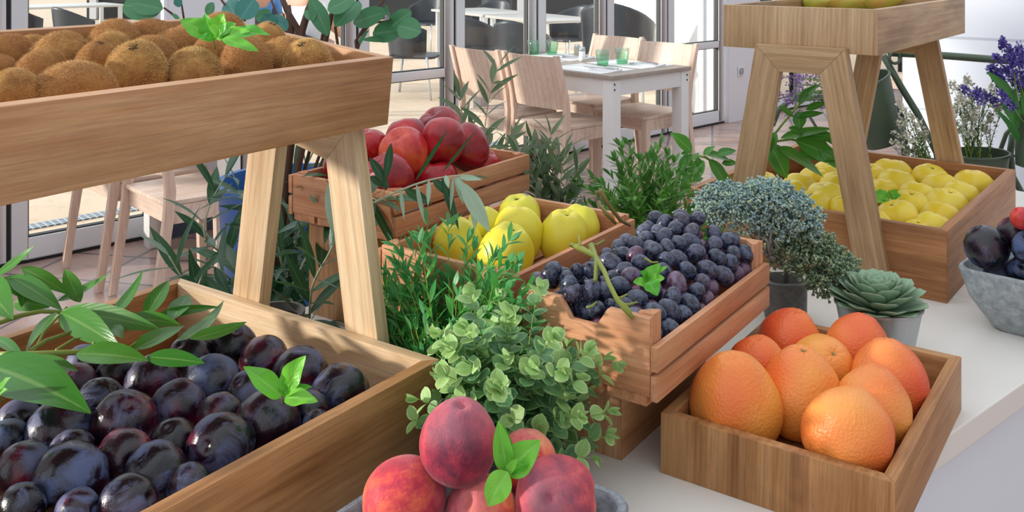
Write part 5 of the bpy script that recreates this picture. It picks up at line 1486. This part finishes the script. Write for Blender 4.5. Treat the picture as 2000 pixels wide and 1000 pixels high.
# ---------------------------------------------------------------- green metal plant stand with buckets
g = empty('plant_stand', (1.05, 2.95, 0), 0, 'sage green tubular metal plant stand behind the right display stand', 'plant stand')
o = g.location
def bar(pts, r_=.010, nm='bar'):
    m = MB(); m.tube([Vector(p)-o for p in pts], r_, 10); return m.build(nm, M['greenmetal'], g)
bar([D(1735, 103, 3.1), D(1850, 109, 3.0), D(1990, 120, 2.9), D(2080, 126, 2.85)], .012, 'rail')
bar([D(1725, 108, 3.1), D(1760, 170, 3.08), D(1792, 222, 3.05), D(1830, 300, 3.0), D(1846, 420, 2.98), D(1850, 775, 2.98)], .011, 'strut')
bar([D(1690, 170, 3.12), D(1735, 190, 3.1), D(1762, 225, 3.1), D(1772, 300, 3.1), D(1775, 420, 3.1), D(1775, 745, 3.1)], .007, 'strut')
def hoop(cx, cy, d, r_, t=.006, a0=0, a1=6.2832, tilt=0):
    c = D(cx, cy, d); q = [c+Vector((math.cos(a0+(a1-a0)*k/32)*r_, 0, math.sin(a0+(a1-a0)*k/32)*r_)) for k in range(33)]; bar(q, t, 'hoop')
hoop(1748, 113, 3.07, .018, .005)
bar([D(1508, 245, 3.2), D(1520, 215, 3.2), D(1545, 195, 3.2), D(1600, 190, 3.18), D(1700, 240, 3.15)], .010, 'strut')
bar([D(1580, 225, 3.2), D(1610, 275, 3.2), D(1660, 380, 3.2)], .005, 'strut')
bar([D(1985, 240, 2.95), D(1965, 262, 2.95), D(1955, 290, 2.95), D(1958, 330, 2.95)], .007, 'strut')
bar([D(1978, 262, 2.9), D(1973, 300, 2.9), D(1978, 345, 2.9), D(2000, 385, 2.9), D(2020, 800, 2.9)], .010, 'strut')
bar([D(2010, 250, 2.9), D(1990, 256, 2.9), D(1978, 268, 2.9), D(1972, 300, 2.9)], .008, 'strut')
bar([D(1940, 297, 2.96), D(1975, 303, 2.94), D(2030, 314, 2.9)], .004, 'wire'); bar([D(1765, 296, 3.06), D(1800, 294, 3.02)], .004, 'wire')
bar([D(1760, 230, 3.08), D(1765, 300, 3.08), D(1768, 420, 3.08)], .008, 'strut')
def bucket(c, rz, tilt, r0, r1, h, label):
    b = empty('metal_bucket', c, 0, label, 'bucket', None); b.rotation_euler = (0, tilt, rz)
    m = MB(); m.lathe([(0, 0), (r0, 0), (r0+.001, .004), (r1, h-.008), (r1+.004, h-.006), (r1+.004, h), (r1-.002, h), (r0-.003, .005), (0, .005)], 40); m.build('pail', M['greenmetal'], b, auto=50)
    m = MB(); m.lathe([(0, h*.8), (r0+(r1-r0)*.8-.004, h*.79)], 20); m.build('filling', M['soil'], b); return b
Bk1 = D(1727, 278, 3.05); bucket(Bk1, 0, R(-22), .060, .095, .215, 'sage green bucket hanging tilted, seen between the legs of the right stand')
Bk2 = D(1918, 394, 2.85); bucket(Bk2, 0, R(-3), .055, .082, .15, 'sage green bucket of white heather behind the right crate corner')
Bk3 = D(2024, 330, 2.75); bucket(Bk3, 0, R(10), .055, .080, .15, 'sage green bucket of purple lavender at the right picture edge')
Bk4 = D(1800, 385, 2.9); bucket(Bk4, 0, R(0), .05, .07, .11, 'low sage green bucket of white heather behind the yellow apples')
def heather(loc, tips, label, base_px, d, flower, leafcol, fl=.05, dens=1.0, petal=.0045, name='heather', seed=1, cat='flowers', spread=.02, leafy=True):
    g = plant(name, loc, label, cat); o = g.location; random.seed(seed); sm = MB(); lm = MB(); fm = MB()
    for (tx, ty) in tips:
        b_ = D(base_px[0], base_px[1], d)+Vector((random.uniform(-spread, spread), random.uniform(-spread, spread), 0))-o
        t_ = D(tx, ty, d+random.uniform(-.06, .06))-o; mid = b_*.5+t_*.5+Vector((-(t_.x-b_.x)*.15, 0, .02)); pts = bezier(b_, mid, t_, 8)
        sm.tube(pts, [.0018-.0012*i/8 for i in range(9)], 5, False)
        Ls = (t_-b_).length
        n_ = int(Ls/.0045)
        for k in range(n_):
            t = k/n_; f = t*8; i = min(7, int(f)); p = pts[i].lerp(pts[i+1], f-i); dd = (pts[i+1]-pts[i]).normalized()
            if (1-t)*Ls > fl:
                if leafy:
                    for _ in range(3): leaf(lm, p, dd*.8+rv(1.0), dd+rv(.5), .013, .0022, .3, .1, 1, 1, 2, 1)
        m_ = int(fl/.0035*dens)
        for k in range(m_):
            t = 1-fl/Ls*random.random(); t = max(t, 0); f = t*8; i = min(7, int(f)); p = pts[i].lerp(pts[i+1], f-i)
            for _ in range(3):
                q = rv(1).normalized(); p2 = p+q*random.uniform(.002, .010)*(1.15-(t-1+fl/Ls)/(fl/Ls+1e-6)*.6)
                leaf(fm, p2, q+Vector((0, 0, .3)), rv(1), petal*1.8, petal*1.3, .5, .4, 1, .7, 3, 2)
    if lm.v: lm.build('foliage', leafcol, g)
    sm.build('stems', M['stem'], g); fm.build('blossoms', flower, g); return g
def flm(n, a, b): t = NT(n); return t.bsdf(t.mix(t.island(), a, b), .6)
whitef = flm('white_blossom', '#A9A68E', '#E6E2D2'); purp = flm('purple_blossom', '#3E2F7E', '#6F62B8'); mauve = flm('mauve_blossom', '#6E4488', '#A57CB8')
hgreen = leafmat('heather_leaf', '#274A20', '#4F7A34', '#3F6A34', '#4F7A3A', .5)
lgreen = leafmat('lavender_leaf', '#2F6A30', '#5FA048', '#4F8A4A', '#6FA85A', .4)
heather(Bk2+Vector((0, 0, .12)), [(1875, 172), (1888, 150), (1895, 185), (1908, 168), (1925, 178), (1940, 165), (1948, 185), (1862, 205), (1872, 190), (1915, 200), (1955, 205), (1885, 225), (1900, 250), (1922, 248), (1870, 240), (1935, 225), (1852, 215), (1965, 200), (1890, 200), (1905, 215), (1860, 160)],
        'white heather with dark green stems in the bucket behind the crate corner', (1908, 322), 2.85, whitef, hgreen, .042, 1.0, petal=.0062, seed=3, spread=.04)
heather(Bk4+Vector((0, 0, .09)), [(1752, 198), (1768, 212), (1752, 238), (1742, 256), (1735, 275), (1760, 230), (1775, 222), (1785, 250), (1770, 262), (1795, 236), (1800, 262), (1758, 285), (1790, 280), (1745, 290), (1810, 250), (1780, 296)],
        'white heather sprays leaning left behind the yellow apples', (1812, 330), 2.9, whitef, hgreen, .05, .8, petal=.0055, seed=4)
heather(Bk3+Vector((0, 0, .12)), [(1955, 75), (1968, 90), (1975, 110), (1990, 85), (1998, 100), (1935, 125), (1945, 145), (1930, 130), (1960, 165), (1975, 180), (1878, 172), (1908, 175), (1990, 140), (1998, 170), (1985, 200), (2010, 130), (1950, 180), (1970, 130), (1998, 210), (1945, 110)],
        'purple lavender with broad green leaves at the right picture edge', (2012, 290), 2.75, purp, lgreen, .075, 1.7, petal=.006, name='lavender', seed=5, leafy=False)
g = bpy.data.objects['lavender']; lm = MB(); o = g.location
for (bx, by, tx, ty, w) in ((1985, 195, 1935, 140, 20), (2000, 260, 1975, 160, 14), (1990, 250, 1960, 200, 16), (2000, 280, 1950, 210, 12), (1985, 260, 1990, 170, 12), (2005, 250, 2000, 150, 16), (1990, 280, 1965, 230, 10)):
    A = D(bx, by, 2.74)-o; B = D(tx, ty, 2.72)-o; leaf(lm, A, B-A, Vector((0, -1, .3)), (B-A).length, w/F*2.74, .3, .2, .9, .8, 10, 2)
lm.build('broad_leaves', lgreen, g)
heather(Bk1+Vector((0, 0, .16)), [(1525, 150), (1535, 165), (1548, 152), (1560, 150), (1585, 147), (1600, 150), (1516, 185), (1528, 188), (1512, 196), (1535, 200), (1545, 182), (1530, 225), (1590, 210), (1600, 208), (1560, 180), (1575, 165), (1610, 175), (1620, 190), (1640, 210), (1610, 160), (1630, 150), (1650, 165), (1600, 185), (1590, 195), (1640, 180), (1700, 120), (1712, 118), (1690, 135)],
        'mauve lavender leaning left out of the tilted bucket behind the right stand', (1700, 190), 3.05, mauve, lgreen, .04, 1.1, petal=.0045, name='lavender', seed=6)
# ---------------------------------------------------------------- people on the terrace
def person(loc, rz, shirt, hair, trousers, label):
    g = empty('person', loc, rz, label, 'person')
    skin = plain('skin_tone', '#C98F72', .5)
    def skinmesh(name, pts, edges, rad, mat, sub=2, root=0):
        me = bpy.data.meshes.new(name); me.from_pydata(pts, edges, []); o = bpy.data.objects.new(name, me); COL.objects.link(o)
        o.modifiers.new('s', 'SKIN'); me.skin_vertices  # layer exists with the modifier
        if not me.skin_vertices: bpy.context.view_layer.objects.active = o; 
        sv = me.skin_vertices[0].data
        for i, r_ in enumerate(rad): sv[i].radius = (r_, r_) if not isinstance(r_, tuple) else r_
        sv[root].use_root = True
        m = o.modifiers.new('u', 'SUBSURF'); m.levels = sub; m.render_levels = sub
        dg = bpy.context.evaluated_depsgraph_get(); ev = bpy.data.meshes.new_from_object(o.evaluated_get(dg)); bpy.data.objects.remove(o)
        ev.polygons.foreach_set('use_smooth', [True]*len(ev.polygons)); ev.materials.clear(); ev.materials.append(mat)
        q = bpy.data.objects.new(name, ev); COL.objects.link(q); q.parent = g; return q
    # seated, hands on the thighs, facing +y
    P = [(0, 0, .50), (0, -.03, .66), (0, -.04, .84), (0, -.03, .98), (0, -.01, 1.07), (0, .005, 1.13)]
    E = [(i, i+1) for i in range(5)]; Rr = [(.15, .12), (.135, .105), (.15, .105), (.15, .095), (.055, .055), (.052, .052)]
    for s in (-1, 1):
        b = len(P); P += [(s*.10, .02, .50), (s*.13, .42, .50), (s*.13, .45, .26), (s*.13, .43, .05), (s*.14, .53, .035)]; E += [(0, b), (b, b+1), (b+1, b+2), (b+2, b+3), (b+3, b+4)]; Rr += [.095, .065, .055, .035, .03]
        b = len(P); P += [(s*.19, -.03, 1.0), (s*.24, .02, .76), (s*.17, .22, .66), (s*.14, .29, .62)]; E += [(3, b), (b, b+1), (b+1, b+2), (b+2, b+3)]; Rr += [.05, .04, .03, .026]
        h = b+3
        for k, (dx, L) in enumerate(((-.03, .06), (-.012, .075), (.006, .078), (.022, .068))):
            b2 = len(P); P += [(s*(.14)+dx*.9, .33, .615), (s*.14+dx, .33+L*.6, .60), (s*.14+dx, .33+L, .585)]; E += [(h, b2), (b2, b2+1), (b2+1, b2+2)]; Rr += [.011, .009, .008]
        b2 = len(P); P += [(s*.14-s*.035, .31, .615), (s*.14-s*.045, .345, .605)]; E += [(h, b2), (b2, b2+1)]; Rr += [.011, .009]
    skinmesh('body', P, E, Rr, skin)
    # head as a shaped ellipsoid with nose, eye sockets and ears
    m = MB(); vs = []; fs = []; nu, nv = 28, 20
    for j in range(nv+1):
        th = math.pi*j/nv
        for i in range(nu):
            a = 2*math.pi*i/nu; x = .075*math.sin(th)*math.cos(a); y = .095*math.sin(th)*math.sin(a); z = .118*math.cos(th)
            if z < 0: x *= 1+z*2.2; y *= 1+z*1.0
            f = max(0, math.sin(a))*math.sin(th)
            if f > .8: y += .020*math.exp(-((x/.012)**2+((z+.012)/.022)**2)) - .008*math.exp(-(((abs(x)-.03)/.015)**2+((z-.012)/.012)**2)) + .006*math.exp(-((x/.022)**2+((z+.055)/.008)**2))
            x += math.copysign(.012, x)*math.exp(-((y/.014)**2+(z/.028)**2))*(abs(x) > .06)
            vs.append((x, y+.015, z+1.245))
    for j in range(nv):
        for i in range(nu):
            a_ = j*nu+i; b_ = j*nu+(i+1) % nu; fs.append((a_, a_+nu, b_+nu, b_))
    m.add(vs, fs); m.build('head', skin, g)
    m = MB(); vs = []; 
    for j in range(nv+1):
        th = math.pi*j/nv
        for i in range(nu):
            a = 2*math.pi*i/nu; x = .084*math.sin(th)*math.cos(a); y = .104*math.sin(th)*math.sin(a)-.008; z = .126*math.cos(th)
            if y > .03 and z < .06: x *= .8; y = .03; z = max(z, -.02)*.8
            if z < -.05: z = -.05
            vs.append((x, y+.012, z+1.252))
    m.add(vs, fs); m.build('hair', plain('hair_'+hair[1:], hair, .7), g)
    T = [(0, -.0, .52), (0, -.03, .66), (0, -.04, .84), (0, -.03, .985), (0, -.02, 1.04)]; TE = [(i, i+1) for i in range(4)]; TR = [(.17, .14), (.155, .12), (.168, .12), (.165, .108), (.08, .075)]
    for s in (-1, 1):
        b = len(T); T += [(s*.19, -.03, .995), (s*.235, .01, .82)]; TE += [(3, b), (b, b+1)]; TR += [.065, .062]
    skinmesh('shirt', T, TE, TR, plain('shirt_'+shirt[1:], shirt, .8))
    T = [(0, 0, .49)]; TE = []; TR = [(.165, .12)]
    for s in (-1, 1):
        b = len(T); T += [(s*.10, .03, .50), (s*.13, .43, .50), (s*.13, .455, .26), (s*.13, .435, .10)]; TE += [(0, b), (b, b+1), (b+1, b+2), (b+2, b+3)]; TR += [.105, .078, .066, .055]
    skinmesh('trousers', T, TE, TR, plain('trousers_'+trousers[1:], trousers, .8))
a = Vector((-1.92*K, 8.9*K, -.02)); b = Vector((-2.95*K, 10.9*K, -.02))
person(a, R(-35), '#ECEEF4', '#3A2C22', '#D8D8DC', 'person in a white t-shirt sitting outside, seen between the eucalyptus stems')
bpy.data.objects['person'].scale = (1.1, 1.1, 1.12)
armchair(a.x/K, a.y/K, -35, 'charcoal armchair the person in white sits on')
person(b, R(10), '#4C86C8', '#2A2420', '#2C3448', 'person in a blue shirt sitting further back behind the one in white')
armchair(b.x/K, b.y/K, 10, 'charcoal armchair the person in blue sits on')
# ---------------------------------------------------------------- light and view
w = bpy.data.worlds.new('sky'); SC.world = w; w.use_nodes = True
nt = w.node_tree; nt.nodes.clear()
bg = nt.nodes.new('ShaderNodeBackground'); wo = nt.nodes.new('ShaderNodeOutputWorld')
tc = nt.nodes.new('ShaderNodeTexCoord'); dp = nt.nodes.new('ShaderNodeVectorMath'); dp.operation = 'DOT_PRODUCT'
nv_ = Vector((-.72, .30, .62)).normalized(); dp.inputs[1].default_value = tuple(nv_); nt.links.new(tc.outputs['Generated'], dp.inputs[0])
mr = nt.nodes.new('ShaderNodeMapRange'); mr.interpolation_type = 'SMOOTHSTEP'
mr.inputs[1].default_value = -.7; mr.inputs[2].default_value = .9; mr.inputs[3].default_value = .56; mr.inputs[4].default_value = 1.42
nt.links.new(dp.outputs['Value'], mr.inputs[0]); nt.links.new(mr.outputs[0], bg.inputs[1])
bg.inputs[0].default_value = (.89, .94, 1.0, 1)
nt.links.new(bg.outputs[0], wo.inputs[0])
sun = bpy.data.lights.new('sun', 'SUN'); so = bpy.data.objects.new('sun', sun); COL.objects.link(so)
sun.energy = 4.2; sun.angle = R(3); sun.color = (1, .93, .84)
so.rotation_euler = Vector((-1, -.14, .25)).to_track_quat('Z', 'Y').to_euler()
SC.view_settings.view_transform = 'Standard'; SC.view_settings.look = 'None'
SC.view_settings.gamma = 1; SC.view_settings.use_curve_mapping = False
SC.view_settings.exposure = 0.08
SC.cycles.max_bounces = 8; SC.cycles.transparent_max_bounces = 12
# masters that no place uses
for k, lst in PROTO.items():
    for o, used in lst:
        if not used:
            for c in list(CH.get(o.name, [])): bpy.data.objects.remove(c)
            bpy.data.objects.remove(o)
